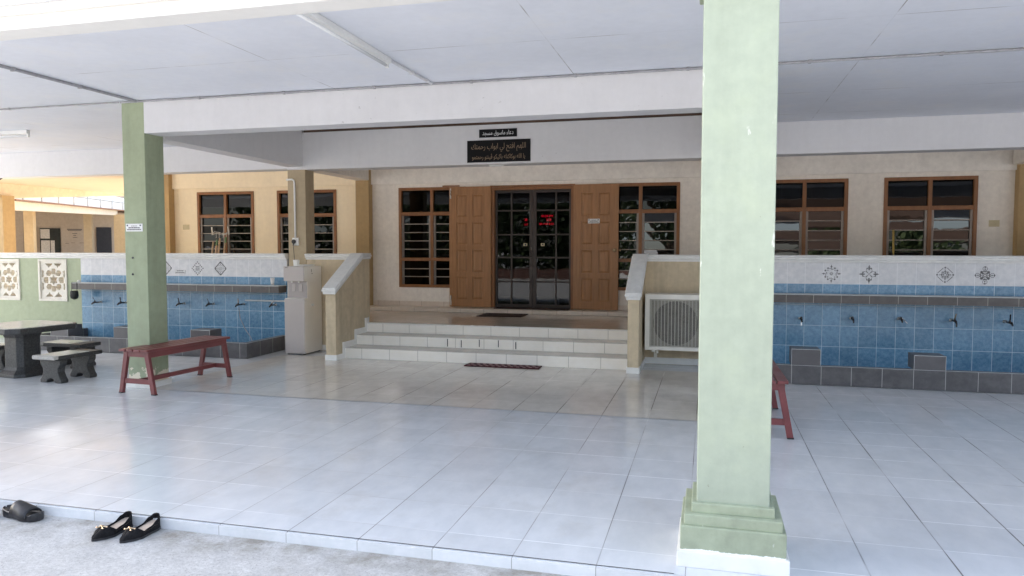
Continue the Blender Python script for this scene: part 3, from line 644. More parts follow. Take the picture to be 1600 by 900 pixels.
# ------------------------------------------------------------------ ablution walls
def decor(mb, cx, cz, kind, y):
    r = 0.098
    def dia(x, z, a, b=None):
        b = b or a; mb.add([(x-a, y, z), (x, y, z-b), (x+a, y, z), (x, y, z+b)], [(0,1,2,3)])
    def rod(x0, z0, x1, z1, w):
        dx, dz = x1-x0, z1-z0; L = math.hypot(dx, dz) or 1; nx, nz = -dz/L*w/2, dx/L*w/2
        mb.add([(x0+nx, y, z0+nz), (x0-nx, y, z0-nz), (x1-nx, y, z1-nz), (x1+nx, y, z1+nz)], [(0,1,2,3)])
    def arc(cx_, cz_, rr, a0, a1, w, n=8):
        for k in range(n):
            u = a0+(a1-a0)*k/n; v = a0+(a1-a0)*(k+1)/n
            rod(cx_+rr*math.cos(u), cz_+rr*math.sin(u), cx_+rr*math.cos(v), cz_+rr*math.sin(v), w)
    C4 = [(1,0),(0,1),(-1,0),(0,-1)]
    if kind == 0:     # lattice of dots
        for i in range(-2, 3):
            for k in range(-2, 3):
                x = cx+(i+k)*r/4.2; z = cz+(i-k)*r/4.2
                if abs(i) == 2 or abs(k) == 2: dia(x, z, 0.013)
                elif abs(i)+abs(k) == 1: dia(x, z, 0.012)
        for sx, sz in C4: dia(cx+sx*0.024, cz+sz*0.024, 0.011); rod(cx, cz, cx+sx*0.03, cz+sz*0.03, 0.003)
    elif kind == 1:   # diamond frame with quatrefoil
        P4 = [(cx+sx*r, cz+sz*r) for sx, sz in C4]
        for k in range(4): rod(*P4[k], *P4[(k+1) % 4], 0.014)
        for sx, sz in C4: dia(cx+sx*0.085, cz+sz*0.085, 0.014); dia(cx+sx*0.06, cz+sz*0.06, 0.008)
        for k in range(4):
            a = math.pi/4 + k*math.pi/2; arc(cx+0.032*math.cos(a), cz+0.032*math.sin(a), 0.024, a-1.8, a+1.8, 0.004)
        for i in range(-2, 3): rod(cx-0.03, cz+i*0.011, cx+0.03, cz+i*0.011, 0.0035)
    elif kind == 2:   # ring of leaves
        for k in range(12):
            a = k*math.pi/6; q = 0.066 + 0.018*abs(math.cos(2*a)); dia(cx+q*math.cos(a), cz+q*math.sin(a), 0.013); dia(cx+(q-0.02)*math.cos(a+0.25), cz+(q-0.02)*math.sin(a+0.25), 0.008)
        for k in range(8): a = k*math.pi/4; rod(cx+0.006*math.cos(a), cz+0.006*math.sin(a), cx+0.022*math.cos(a), cz+0.022*math.sin(a), 0.006)
        for sx, sz in C4: dia(cx+sx*0.1, cz+sz*0.1, 0.006); rod(cx+sx*0.045, cz+sz*0.045, cx+sx*0.072, cz+sz*0.072, 0.007)
    elif kind == 3:   # four flowers
        for sx, sz in C4:
            for q, s_ in ((0.055,0.012), (0.072,0.016), (0.088,0.012), (0.103,0.006)): dia(cx+sx*q, cz+sz*q, s_)
            for e in (-1, 1): dia(cx+sx*0.066+e*sz*0.022, cz+sz*0.066+e*sx*0.022, 0.011); arc(cx+sx*0.045, cz+sz*0.045, 0.03, math.atan2(sz, sx)+e*0.6, math.atan2(sz, sx)+e*1.7, 0.005, 5)
        for k in range(4): a = math.pi/4+k*math.pi/2; rod(cx+0.02*math.cos(a), cz+0.02*math.sin(a), cx+0.05*math.cos(a), cz+0.05*math.sin(a), 0.010)
        arc(cx, cz, 0.010, 0, 6.283, 0.004)
    elif kind == 4:   # thin diamond with a cross of petals
        P4 = [(cx+sx*r, cz+sz*r) for sx, sz in C4]
        for k in range(4):
            p, q = P4[k], P4[(k+1) % 4]; rod(p[0]*0.8+q[0]*0.2, p[1]*0.8+q[1]*0.2, p[0]*0.2+q[0]*0.8, p[1]*0.2+q[1]*0.8, 0.007)
        for sx, sz in C4:
            for q, s_ in ((0.018,0.010), (0.036,0.012), (0.054,0.008), (0.082,0.013)): dia(cx+sx*q, cz+sz*q, s_)
        for k in range(4): a = math.pi/4+k*math.pi/2; dia(cx+0.032*math.cos(a), cz+0.032*math.sin(a), 0.012); arc(cx+0.03*math.cos(a), cz+0.03*math.sin(a), 0.018, a-1.4, a+1.4, 0.004, 6)
    else:             # rosette with corner lobes
        for sx, sz in C4:
            arc(cx+sx*0.075, cz+sz*0.075, 0.024, 0, 6.283, 0.005, 10); dia(cx+sx*0.094, cz+sz*0.094, 0.012); dia(cx+sx*0.07, cz+sz*0.07, 0.010)
        for k in range(4):
            a = math.pi/4+k*math.pi/2; dia(cx+0.052*math.cos(a), cz+0.052*math.sin(a), 0.016); dia(cx+0.03*math.cos(a), cz+0.03*math.sin(a), 0.014)
        arc(cx, cz, 0.048, 0, 6.283, 0.010, 16); arc(cx, cz, 0.014, 0, 6.283, 0.007, 10)
        for sx, sz in C4: rod(cx+sx*0.016, cz+sz*0.016, cx+sx*0.045, cz+sz*0.045, 0.006)
def ablution(label, x0, x1, yk, blocks, decs, ends):
    t = thing('ablution_wall', label, 'wash wall', ((x0+x1)/2, YW, 0))
    MB().box(x0, x1, YW+0.006, 9.57, 0, 1.292).build('wall', M['white'], t)
    MB().prism(coping_prof(YW-0.05, 9.60, 1.376), 'x', x0-0.0, x1+0.0).build('coping', M['coping'], t)
    MB().box(x0+0.001, x1-0.001, YW, YW+0.005, 1.037, 1.289).build('white_tiles', M['whitetile'], t)
    MB().box(x0+0.001, x1-0.001, YW, YW+0.005, 0.06, 1.0365).build('blue_tiles', M['blue'], t)
    MB().box(x0+0.012, x1-0.012, YW-0.2, YW-0.0005, 0.822, 0.914).build('shelf', M['shelf'], t)
    e = MB(); e.box(x0+0.011, x1-0.011, YW-0.2025, YW-0.004, 0.9142, 0.9225); e.build('shelf_edge', M['grout'], t)
    k = MB(); k.box(x0+0.002, x1-0.002, yk, yk+0.098, 0.005, 0.205); k.build('basin_kerb', M['grey'], t)
    if 'r' in ends: MB().box(x1-0.10, x1-0.0015, yk+0.099, YW-0.001, 0.005, 0.2048).build('basin_end', M['greyside'], t)
    if 'l' in ends: MB().box(x0+0.0015, x0+0.10, yk+0.099, YW-0.001, 0.005, 0.2048).build('basin_end', M['greyside'], t)
    MB().box(x0+0.101, x1-0.101, yk+0.0985, YW-0.001, 0.005, 0.062).build('drain_channel', M['trench'], t)
    MB().box(x0+0.0015, x1-0.0015, yk-0.0015, yk+0.004, 0.2053, 0.2085).build('kerb_edging', M['grout'], t)
    if 'r' in ends: MB().box(x1-0.004, x1-0.0005, yk-0.0016, YW-0.01, 0.2054, 0.2086).build('kerb_edging', M['grout'], t)
    for a, b, h in blocks:
        o = MB().box(a, b, yk-0.003, yk+0.245, 0.209, h).build('stool_block', M['greyplain'], t)
        g = MB(); g.box(a-0.001, b+0.001, yk-0.0045, yk-0.0025, h-0.004, h+0.001); g.box(a-0.0015, a+0.002, yk-0.0046, yk-0.0024, 0.209, h); g.box(b-0.002, b+0.0015, yk-0.0046, yk-0.0024, 0.209, h)
        g.build('tile_trim', M['grout'], o)
    for cx, cz, kd in decs:
        d = MB(); decor(d, cx, cz, kd, YW-0.0018); d.build('decorative_tile', M['motif'], t)
    return t
ablution('blue tiled wash wall with taps left of the water dispenser', -9.44, -5.83, 8.44, [(-9.01,-8.71,0.365), (-7.93,-7.64,0.365), (-6.69,-6.392,0.362)], [(-7.32,1.153,0), (-6.927,1.153,1), (-7.87,1.153,1)], 'rl')
ablution('blue tiled wash wall with taps at the right of the green column', 0.257, 9.0, 8.40, [(0.876,1.165,0.382), (2.066,2.36,0.357), (4.0,4.29,0.36)], [(1.404,1.158,2), (1.813,1.157,3), (2.608,1.157,4), (3.01,1.155,5)], '')
# taps
def make_tap(x, z, label, group, lever=60, ext=0.0, mm='tapm', spoutdrop=0.05, lever_m='tapm', ll=0.055):
    t = thing('tap', label, 'tap', (x, YW, z), group=group)
    MB().lathe([(0.019,-0.001),(0.019,-0.006),(0.012,-0.008)], (0,0,0), 14, 'y').build('flange', M['chrome'], t, local=True, smooth=True)
    L = 0.085 + ext
    b = MB(); b.tube([(0,-0.006,0), (0,-L*0.5,0), (0,-L,0)], [0.0105,0.011,0.0135], 10); b.tube([(0,-L*0.72,0), (0,-L-0.012,-0.010), (0,-L-0.026,-0.022), (0,-L-0.030,-spoutdrop)], [0.012,0.011,0.010,0.009], 10)
    b.lathe([(0.012,0.008),(0.012,0.024),(0.007,0.030)], (0,-L*0.78,0), 10); b.build('body', M[mm], t, local=True, smooth=True)
    MB().lathe([(0.0135,-L*0.30),(0.0145,-L*0.24),(0.0145,-0.02),(0.0125,-0.012)], (0,0,0), 12, 'y').build('collar', M['chrome'], t, local=True, smooth=True)
    a = R(lever)
    h = MB(); h.bar((0,-L*0.78,0.030), (ll*math.sin(a), -L*0.78-0.018, 0.034+ll*math.cos(a)), 0.014, 0.007); h.build('lever', M[lever_m], t, local=True, bevel=0.002)
    return t
GL, GR = 'taps over the left basin', 'taps over the right basin'
for x, z, lb, lv in ((-9.075,0.620,'black tap at the far left end of the left basin',-20), (-8.60,0.622,'black tap just left of the darker green column',10), (-7.56,0.628,'black tap right of the darker green column, under the printed notice',0), (-7.05,0.632,'black tap between the green column and the hose tap',-15)):
    make_tap(x, z, lb, GL, lv, 0.07, 'tapm', 0.02)
make_tap(-6.545, 0.638, 'tap with worn reddish lever and a thin hose on the left basin', GL, 10, 0.09, 'tapm', 0.02, 'brass')
make_tap(-6.02, 0.640, 'bulky tap beside the water dispenser at the pipe end', GL, 70, 0.05, 'tapm', 0.02, 'chrome')
for x, z, lb, lv, e, lm, ll, dr in ((1.07,0.622,'tap with pale lever hanging straight down, nearest the green column',180,0.06,'chrome',0.11,0.03), (1.63,0.637,'short tap with white chrome spout, second from the green column',170,0.06,'chrome',0.05,0.04), (2.14,0.645,'tap with pale lever slanting down right, middle of the right basin',140,0.06,'chrome',0.10,0.03),
                              (2.68,0.643,'tap with an upright lever and pale spout on the right basin',10,0.10,'brass',0.05,0.06), (3.22,0.640,'black tap with upright lever at the right edge of the picture',-5,0.12,'tapm',0.06,0.03)):
    make_tap(x, z, lb, GR, lv, e, 'tapm', dr, lm, ll)
o = MB().tube([(-6.50, YW-0.03, 0.695), (-5.86, YW-0.03, 0.695)], 0.011, 8).build('water_pipe', M['pvc']); tag(o, 'white water pipe along the blue tiles beside the dispenser', 'pipe')
o = MB().tube([(-6.52, YW-0.16, 0.60), (-6.51, YW-0.15, 0.45), (-6.45, YW-0.13, 0.30), (-6.36, YW-0.12, 0.17), (-6.30, YW-0.15, 0.075)], 0.006, 6).build('hose', M['conduitd']); tag(o, 'thin grey hose hanging from the tap into the left basin', 'hose')
o = MB(); o.lathe([(0.022,0),(0.030,0.11),(0.027,0.11),(0.020,0.004)], (-6.01, YW-0.09, 0.923), 16); o = o.build('cup', M['pvc'], smooth=True); tag(o, 'pale plastic cup on the shelf beside the dispenser', 'cup')
o = MB(); o.lathe([(0.004,0),(0.022,0.004),(0.028,0.018),(0.022,0.033),(0.004,0.038)], (-9.38, YW-0.10, 0.923), 14); o = o.build('soap_bar', M['wplastic'], smooth=True); tag(o, 'small white soap at the left end of the shelf', 'soap')
t = thing('net_bag', 'black net bag hanging under the left end of the shelf', 'bag', (-9.38, YW-0.16, 0.70))
MB().lathe([(0.012,0.0),(0.05,0.02),(0.062,0.06),(0.058,0.11),(0.05,0.135)], (-9.36, YW-0.215, 0.665), 12).build('pouch', M['bag'], t, smooth=True)
MB().tube([(-9.41, YW-0.215, 0.79), (-9.40, YW-0.214, 0.93), (-9.32, YW-0.208, 0.93), (-9.31, YW-0.215, 0.79)], 0.004, 6).build('strap', M['bag'], t)

# green wall with ornamental vent blocks
gw = thing('green_wall', 'green low wall with white ornamental vent blocks at the far left', 'low wall', (-11, 9.5, 0))
VENTS = [(-11.13,-10.64), (-10.27,-9.69), (-12.0,-11.5), (-13.0,-12.5)]
VENTS = [(-11.10,-10.63), (-10.255,-9.70), (-12.05,-11.50), (-13.0,-12.45)]
w = MB(); wall_cells(w, -14.5, -9.441, 0, 1.292, [(a, b, 0.615, 1.275) for a, b in VENTS], YW+0.002, 9.57); w.build('wall', M['greenwall'], gw)
MB().prism(coping_prof(YW-0.05, 9.60, 1.376), 'x', -14.5, -9.4405).build('coping', M['coping'], gw)
def star(cx, cz, r0, r1, n, rot=math.pi/2): return [(cx + (r0 if k % 2 == 0 else r1)*math.cos(rot+k*math.pi/n), cz + (r0 if k % 2 == 0 else r1)*math.sin(rot+k*math.pi/n)) for k in range(2*n)]
def vent(x0, x1):
    cx, cz = (x0+x1)/2, 0.945; w, h = x1-x0, 0.66
    e = 0.035
    fr = MB(); wall_cells(fr, x0+0.0005, x1-0.0005, 0.6155, 1.2745, [(x0+e, x1-e, 0.615+e, 1.275-e)], YW-0.018, 9.565)
    f = fr.build('vent_block', M['vent'], gw, bevel=0.004)
    iw, ih = (w-2*e)/2, (h-2*e)/2
    k = iw/0.21
    holes = [star(0, 0, 0.062*k, 0.034*k, 6)]
    for sx in (-1, 1):
        holes.append([(sx*0.085*k+dx*k, dz) for dx, dz in ((-0.036,0),(-0.02,0.038),(0.02,0.038),(0.036,0),(0.02,-0.038),(-0.02,-0.038))] if False else [(sx*0.128*k+dx*k, dz) for dx, dz in ((-0.038,0),(-0.024,0.038),(0.030,0.038),(0.030,-0.038),(-0.024,-0.038))][::1])
        for sz in (-1, 1):
            holes.append([(sx*0.080*k+dx*k, sz*0.108+dz) for dx, dz in ((-0.04,0.0),(-0.012,0.04),(0.03,0.034),(0.04,0.0),(0.02,-0.036),(-0.022,-0.034))])
            holes.append([(sx*0.075*k+dx*k, sz*0.222+dz*sz) for dx, dz in ((-0.052,0.035),(0.052,0.035),(0.030,0.005),(0.014,0.004),(0,-0.028),(-0.014,0.004),(-0.030,0.005))])
            holes.append([(sx*0.176*k+dx*k*sx, sz*0.100+dz) for dx, dz in ((0.020,0.055),(0.020,-0.055),(-0.014,-0.03),(-0.004,0),(-0.014,0.03))])
    for sz in (-1, 1): holes.append([(dx*k, sz*0.138+dz) for dx, dz in ((-0.028,0),(-0.024,0.036),(0.024,0.036),(0.028,0),(0.024,-0.036),(-0.024,-0.036))])
    def grow(lp, g=1.24):
        mx = sum(p[0] for p in lp)/len(lp); mz = sum(p[1] for p in lp)/len(lp)
        return [(max(-iw+0.004, min(iw-0.004, mx+(p[0]-mx)*g)), max(-ih+0.004, min(ih-0.004, mz+(p[1]-mz)*g))) for p in lp]
    holes = [grow(h_) for h_ in holes]
    vs, fs = fill2d([[(-iw,-ih),(iw,-ih),(iw,ih),(-iw,ih)]] + holes, 0.11)
    MB().add([(cx+v[0]*0.9995, YW+0.062+v[2], cz+v[1]*0.9995) for v in vs], fs).build('star_lattice', M['vent'], f)
for a, b in VENTS: vent(a, b)

# ------------------------------------------------------------------ water dispenser
t = thing('water_dispenser', 'tall white and grey water dispenser standing beside the steps', 'water dispenser', (-5.42, 9.16, 0))
x0, x1, y0, y1 = -5.575, -5.272, 8.93, 9.405
b = MB(); b.prism([(y0+0.012, 0.018), (y1, 0.018), (y1, 1.205), (y0+0.012, 1.205), (y0+0.012, 1.005), (y0+0.085, 1.0), (y0+0.085, 0.775), (y0+0.012, 0.770)], 'x', x0, x1); b.build('body', M['disp'], t, bevel=0.008)
MB().box(x0+0.002, x1-0.001, y0, y0+0.0115, 0.022, 0.766).build('lower_panel', M['dispgrey'], t, bevel=0.004)
MB().box(x0-0.003, x1-0.001, y0-0.004, y0+0.0112, 1.007, 1.208).build('upper_panel', M['dispgrey'], t, bevel=0.004)
MB().box(x0+0.012, x1-0.006, y0+0.078, y0+0.0845, 0.778, 1.0).build('dispensing_panel', M['dispmid'], t)
for x in (-5.47, -5.365):
    o = MB().box(x-0.028, x+0.028, y0+0.066, y0+0.0775, 0.865, 0.965).build('push_lever', M['dispgrey'], t, bevel=0.008)
    MB().lathe([(0.010,0),(0.013,0.008),(0.013,0.02)], (x-0.012, y0+0.045, 0.983), 10).build('spout', M['wplastic'], t)
MB().lathe([(0.016,0.0005),(0.017,0.020),(0.010,0.030)], (x1, y0+0.20, 0.675), 12, 'x').build('drain_knob', M['wplastic'], t, smooth=True)
lg = MB(); lg.box(x1+0.0005, x1+0.0015, y0+0.20, y0+0.225, 1.10, 1.112); lg.box(x1+0.0005, x1+0.0015, y0+0.19, y0+0.205, 1.125, 1.165); lg.build('logo_label', M['alu'], t)
lg = MB(); lg.box(x0+0.02, x0+0.06, y0-0.0052, y0-0.0042, 1.185, 1.192); lg.build('front_mark', M['ink'], t)
f = MB()
for x in (x0+0.03, x1-0.03):
    for y in (y0+0.04, y1-0.04): f.lathe([(0.016,0.004),(0.016,0.0175)], (x, y, 0), 10)
f.build('feet', M['black'], t)
o = MB(); o.lathe([(0.075,0),(0.115,0.006),(0.128,0.018),(0.120,0.022),(0.05,0.020)], (-5.385, 9.17, 1.2055), 24); o = o.build('lid', M['wplastic'], smooth=True); tag(o, 'round white lid lying on top of the water dispenser', 'lid')
o = MB(); o.hexa([(-5.530,9.10,1.206),(-5.472,9.10,1.206),(-5.472,9.15,1.206),(-5.530,9.15,1.206)], [(-5.537,9.095,1.292),(-5.465,9.095,1.292),(-5.465,9.155,1.292),(-5.537,9.155,1.292)]); o = o.build('paper_cup', M['wplastic'], bevel=0.005); tag(o, 'white squarish paper cup on top of the water dispenser', 'cup')
t = thing('power_socket', 'white power socket with black plug on the tan column', 'socket', (-5.672, 9.415, 1.55))
MB().box(-5.722, -5.625, 9.392, 9.4145, 1.49, 1.60).build('socket_box', M['wplastic'], t, bevel=0.004)
p = MB(); p.lathe([(0.030,0),(0.032,-0.02),(0.022,-0.034)], (-5.690, 9.391, 1.545), 14, 'y'); p.bar((-5.690,9.372,1.545), (-5.693,9.370,1.490), 0.022, 0.02); p.build('plug', M['black'], t)
o = MB().tube([(-5.693,9.370,1.495), (-5.682,9.36,1.44), (-5.655,9.33,1.33), (-5.628,9.30,1.22), (-5.60,9.41,1.10)], 0.004, 6).build('black_cable', M['black']); tag(o, 'black power cable hanging from the socket to the dispenser', 'cable')
o = MB().tube([(-5.80,9.398,2.42), (-5.72,9.398,2.425), (-5.688,9.398,2.41), (-5.677,9.398,2.37), (-5.674,9.398,1.602)], 0.013, 10).build('conduit_pipe', M['wplastic'], smooth=True); tag(o, 'white bent conduit pipe running down the tan column to the socket', 'conduit')

# ------------------------------------------------------------------ air conditioner
t = thing('air_conditioner', 'cream outdoor air conditioner unit with round grille beside the steps', 'air conditioner', (-0.33, 9.2, 0.22))
x0, x1, y0, y1, z0, z1 = -0.728, 0.075, 8.995, 9.33, 0.235, 0.905
c = MB(); gx0, gx1, gz0, gz1 = x0+0.052, x0+0.652, z0+0.042, z1-0.058
wall_cells(c, x0, x1, z0, z1, [(gx0, gx1, gz0, gz1)], y0, y0+0.03); c.box(x0, x1, y0+0.0302, y1, z0, z1)
c.build('casing', M['acwhite'], t)
MB().box(gx0+0.001, gx1-0.001, y0+0.024, y0+0.0299, gz0+0.001, gz1-0.001).build('coil_plate', M['accoil'], t)
cx, cz = (gx0+gx1)/2+0.005, (gz0+gz1)/2
MB().lathe([(0.262,0.0237),(0.262,0.0215)], (cx, y0, cz), 40, 'y').build('fan_shade_disc', M['acdark'], t)  # dark disc paints the shade inside the fan recess
g = MB(); n = 15
for k in range(n):
    x = gx0+0.018+(gx1-gx0-0.036)*k/(n-1); g.box(x-0.0042, x+0.0042, y0+0.004, y0+0.010, gz0+0.012, gz1-0.012)
for k in range(48):
    z = gz0+0.02+(gz1-gz0-0.04)*k/47; zz = []
    for q in range(n-1):
        xa_ = gx0+0.018+(gx1-gx0-0.036)*q/(n-1); xb_ = gx0+0.018+(gx1-gx0-0.036)*(q+1)/(n-1); xm_ = (xa_+xb_)/2
        g.bar((xa_, y0+0.012, z), (xm_, y0+0.012, z+0.006), 0.002, 0.0032); g.bar((xm_, y0+0.012, z+0.006), (xb_, y0+0.012, z), 0.002, 0.0032)
for (a, b, c_, d_) in ((gx0+0.006,gx1-0.006,gz0+0.004,gz0+0.012), (gx0+0.006,gx1-0.006,gz1-0.012,gz1-0.004), (gx0+0.002,gx0+0.010,gz0+0.004,gz1-0.004), (gx1-0.010,gx1-0.002,gz0+0.004,gz1-0.004)): g.box(a, b, y0-0.002, y0+0.014, c_, d_)
g.build('grille', M['acgrille'], t)
MB().tube([(-0.585, 9.05, z0-0.001), (-0.585, 9.05, z0-0.03), (-0.58, 9.05, z0-0.045)], 0.014, 8).build('drain_nipple', M['acwhite'], t)
br = MB()
for x in (x0+0.10, x1-0.12): br.box(x-0.02, x+0.02, y0+0.02, 9.418, z0-0.026, z0-0.0005); br.box(x-0.02, x+0.02, 9.40, 9.4185, z0-0.16, z0-0.027)
br.build('bracket', M['acwhite'], t)

# ------------------------------------------------------------------ signs
FORMS = {'ا':(0xFE8D,0xFE8E,0,0),'ل':(0xFEDD,0xFEDE,0xFEDF,0xFEE0),'ه':(0xFEE9,0xFEEA,0xFEEB,0xFEEC),'م':(0xFEE1,0xFEE2,0xFEE3,0xFEE4),'ف':(0xFED1,0xFED2,0xFED3,0xFED4),
 'ت':(0xFE95,0xFE96,0xFE97,0xFE98),'ح':(0xFEA1,0xFEA2,0xFEA3,0xFEA4),'ي':(0xFEF1,0xFEF2,0xFEF3,0xFEF4),'ب':(0xFE8F,0xFE90,0xFE91,0xFE92),'و':(0xFEED,0xFEEE,0,0),'ر':(0xFEAD,0xFEAE,0,0),
 'ك':(0xFED9,0xFEDA,0xFEDB,0xFEDC),'د':(0xFEA9,0xFEAA,0,0),'ع':(0xFEC9,0xFECA,0xFECB,0xFECC),'ء':(0xFE80,0,0,0),'س':(0xFEB1,0xFEB2,0xFEB3,0xFEB4),'ق':(0xFED5,0xFED6,0xFED7,0xFED8),
 'ج':(0xFE9D,0xFE9E,0xFE9F,0xFEA0),'ن':(0xFEE5,0xFEE6,0xFEE7,0xFEE8),'ڤ':(0xFB6A,0xFB6B,0xFB6C,0xFB6D)}
def shape(s):
    out = []
    for wd in s.split(' '):
        r = []
        for i, ch in enumerate(wd):
            iso, fin, ini, med = FORMS[ch]
            pj = i > 0 and FORMS[wd[i-1]][2] and fin; nj = i+1 < len(wd) and ini and FORMS[wd[i+1]][1]
            r.append(chr(med if pj and nj else fin if pj else ini if nj else iso))
        out.append(''.join(r))
    return ' '.join(out)[::-1]
YS = YW - 0.001
def sign(label, x0, x1, z0, z1, lines):
    t = thing('sign_board', label, 'sign', ((x0+x1)/2, YS, (z0+z1)/2), group='black calligraphy boards over the doors')
    MB().box(x0, x1, YS-0.014, YS, z0, z1).build('board', M['blackboard'], t, bevel=0.002)
    for body, w, h, cz, m in lines:
        text_mb(shape(body), w, h, (x0+x1)/2, YS-0.0142, cz, thick=0.003).build('lettering', M[m], t)
sign('smaller black board with white Arabic script above the larger one', -2.944, -2.430, 2.907, 3.013, [('دعاء ماسوق مسجد', 0.42, 0.075, 2.958, 'lettering')])
sign('larger black board with two lines of gold Arabic script', -3.110, -2.250, 2.585, 2.872, [('اللهم افتح لي ابواب رحمتك', 0.74, 0.115, 2.772, 'gold'), ('يا الله بوكاكنله باكيكو ڤينتو رحمتمو', 0.72, 0.085, 2.652, 'gold')])
def notice(label, x0, x1, y, z0, z1, rows, emblems=True, border=False):
    t = thing('notice_plate', label, 'notice', ((x0+x1)/2, y, (z0+z1)/2))
    MB().box(x0, x1, y-0.005, y-0.0005, z0, z1).build('plate', M['notice'], t, bevel=0.001)
    s = MB(); w = x1-x0
    rr = random.Random(len(label))
    for cz, wf, h in rows:
        x = (x0+x1)/2 - w*wf/2; xe = (x0+x1)/2 + w*wf/2
        while x < xe:
            l = rr.uniform(0.008, 0.02); s.box(x, min(x+l, xe), y-0.0058, y-0.0051, cz-h/2, cz+h/2); x += l + 0.004
    s.build('printed_lines', M['ink'], t)
    if emblems:
        for x in (x0+w*0.09, x1-w*0.13): MB().lathe([(0.009,-0.0051),(0.009,-0.0058)], (x, y, z1-0.018), 12, 'y').build('emblem', M['emblem'], t)
    if border:
        b = MB(); wall_cells(b, x0+0.003, x1-0.003, z0+0.003, z1-0.003, [(x0+0.006, x1-0.006, z0+0.006, z1-0.006)], y-0.0058, y-0.0051); b.build('border', M['ink'], t)
notice('white notice plate screwed to the darker green column', -5.822, -5.618, YB, 1.626, 1.706, [(1.682,0.36,0.006), (1.664,0.68,0.010), (1.645,0.84,0.010)])
notice('small white printed notice on the pale tiles of the wash wall', -7.712, -7.532, YW, 1.07, 1.128, [(1.112,0.66,0.013), (1.088,0.84,0.013)], False, True)
notice('white notice plate on the right wooden door leaf', -1.85, -1.663, YF-0.0665, 1.846, 1.918, [(1.896,0.36,0.006), (1.880,0.68,0.008), (1.862,0.84,0.008)])
def switch(label, x, z):
    t = thing('wall_switch', label, 'switch', (x, YF, z))
    MB().box(x-0.065, x+0.065, YF-0.014, YF-0.0005, z-0.045, z+0.045).build('switch_plate', M['cream'], t, bevel=0.003)
    for k in (-0.028, 0.028): MB().box(x+k-0.013, x+k+0.013, YF-0.018, YF-0.0142, z-0.018, z+0.018).build('rocker', M['cream'], t, bevel=0.002)
switch('cream double wall switch beside the far right window', 3.833, 1.805)
switch('cream wall switch beside the far left window', -9.33, 1.835)
# screw holes / paint chips on the columns
for lb, x, z in (('upper dark anchor bolt on the darker green column', -5.75, 1.355), ('lower dark anchor bolt on the darker green column', -5.755, 1.185)):
    o = MB().lathe([(0.011,-0.0005),(0.011,-0.004),(0.006,-0.012)], (x, YB, z), 8, 'y').build('anchor_bolt', M['ink']); tag(o, lb, 'bolt')

# ------------------------------------------------------------------ benches
def make_bench(label, loc, rz):
    t = thing('slatted_bench', label, 'bench', loc, rz, 'maroon slatted benches')
    L, W, H = 1.20, 0.37, 0.455
    for k in range(4):
        x = -W/2+0.046+k*(W-0.092)/3
        MB().box(x-0.0395, x+0.0395, -L/2, L/2, H-0.024, H).build('slat', M['bench'], t, local=True, bevel=0.004)
    for sx in (-1, 1):
        MB().box(sx*0.148-0.011, sx*0.148+0.011, -L/2+0.04, L/2-0.04, H-0.085, H-0.0245).build('side_rail', M['bench'], t, local=True, bevel=0.003)
    for sy in (-1, 1):
        ye = sy*(L/2-0.055)
        MB().box(-0.136, 0.136, ye-0.012, ye+0.012, H-0.080, H-0.0248).build('end_rail', M['bench'], t, local=True, bevel=0.003)
        for sx in (-1, 1):
            MB().hexa([(sx*0.205-0.024, ye-0.017, 0.006), (sx*0.205+0.024, ye-0.017, 0.006), (sx*0.205+0.024, ye+0.017, 0.006), (sx*0.205-0.024, ye+0.017, 0.006)],
                      [(sx*0.124-0.026, ye-0.0175, H-0.0252), (sx*0.124+0.026, ye-0.0175, H-0.0252), (sx*0.124+0.026, ye+0.0175, H-0.0252), (sx*0.124-0.026, ye+0.0175, H-0.0252)]).build('leg', M['bench'], t, local=True, bevel=0.003)
            MB().box(sx*0.206-0.0245, sx*0.206+0.0245, ye-0.0178, ye+0.0178, 0.004, 0.014).build('foot_cap', M['black'], t, local=True)
        MB().box(-0.172, 0.172, ye-0.010, ye+0.010, 0.105, 0.155).build('stretcher', M['bench'], t, local=True, bevel=0.003)
    MB().box(-0.016, 0.016, -L/2+0.066, L/2-0.066, 0.108, 0.152).build('long_stretcher', M['bench'], t, local=True, bevel=0.003)
    return t
bench = make_bench('maroon slatted bench in front of the darker green column', (-5.44, 6.66, 0.0), R(-4))
dup(bench, (0.41, 6.50, 0.0), R(1.0), 'maroon slatted bench mostly hidden behind the thick green column')

# ------------------------------------------------------------------ stone table and stools
t = thing('stone_table', 'dark stone garden table with pale painted sheen on top at the left edge', 'table', (-7.58, 6.72, 0), R(-6))
a = 0.43; ch = 0.10
oct_ = [(-a+ch,-a),(a-ch,-a),(a,-a+ch),(a,a-ch),(a-ch,a),(-a+ch,a),(-a,a-ch),(-a,-a+ch)]
MB().prism(oct_, 'z', 0.515, 0.578).build('tabletop', M['stone'], t, local=True, bevel=0.012)
MB().prism([(x*0.955, y*0.955) for x, y in oct_], 'z', 0.5782, 0.584).build('sheen_top', M['stonesheen'], t, local=True)
pd = MB()
def octring(r, q=0.35): return [(-r+r*q,-r),(r-r*q,-r),(r,-r+r*q),(r,r-r*q),(r-r*q,r),(-r+r*q,r),(-r,r-r*q),(-r,-r+r*q)]
prof = [(0.215,0.0),(0.215,0.035),(0.165,0.075),(0.145,0.11),(0.145,0.44),(0.165,0.49),(0.235,0.5145)]
vs = []; fs = []
for r, z in prof: vs += [(x, y, z) for x, y in octring(r)]
for i in range(len(prof)-1):
    for k in range(8): fs.append((i*8+k, i*8+(k+1) % 8, (i+1)*8+(k+1) % 8, (i+1)*8+k))
fs += [tuple(range(8))[::-1], tuple(range(len(vs)-8, len(vs)))]
pd.add(vs, fs).build('pedestal', M['stone'], t, local=True, bevel=0.006)
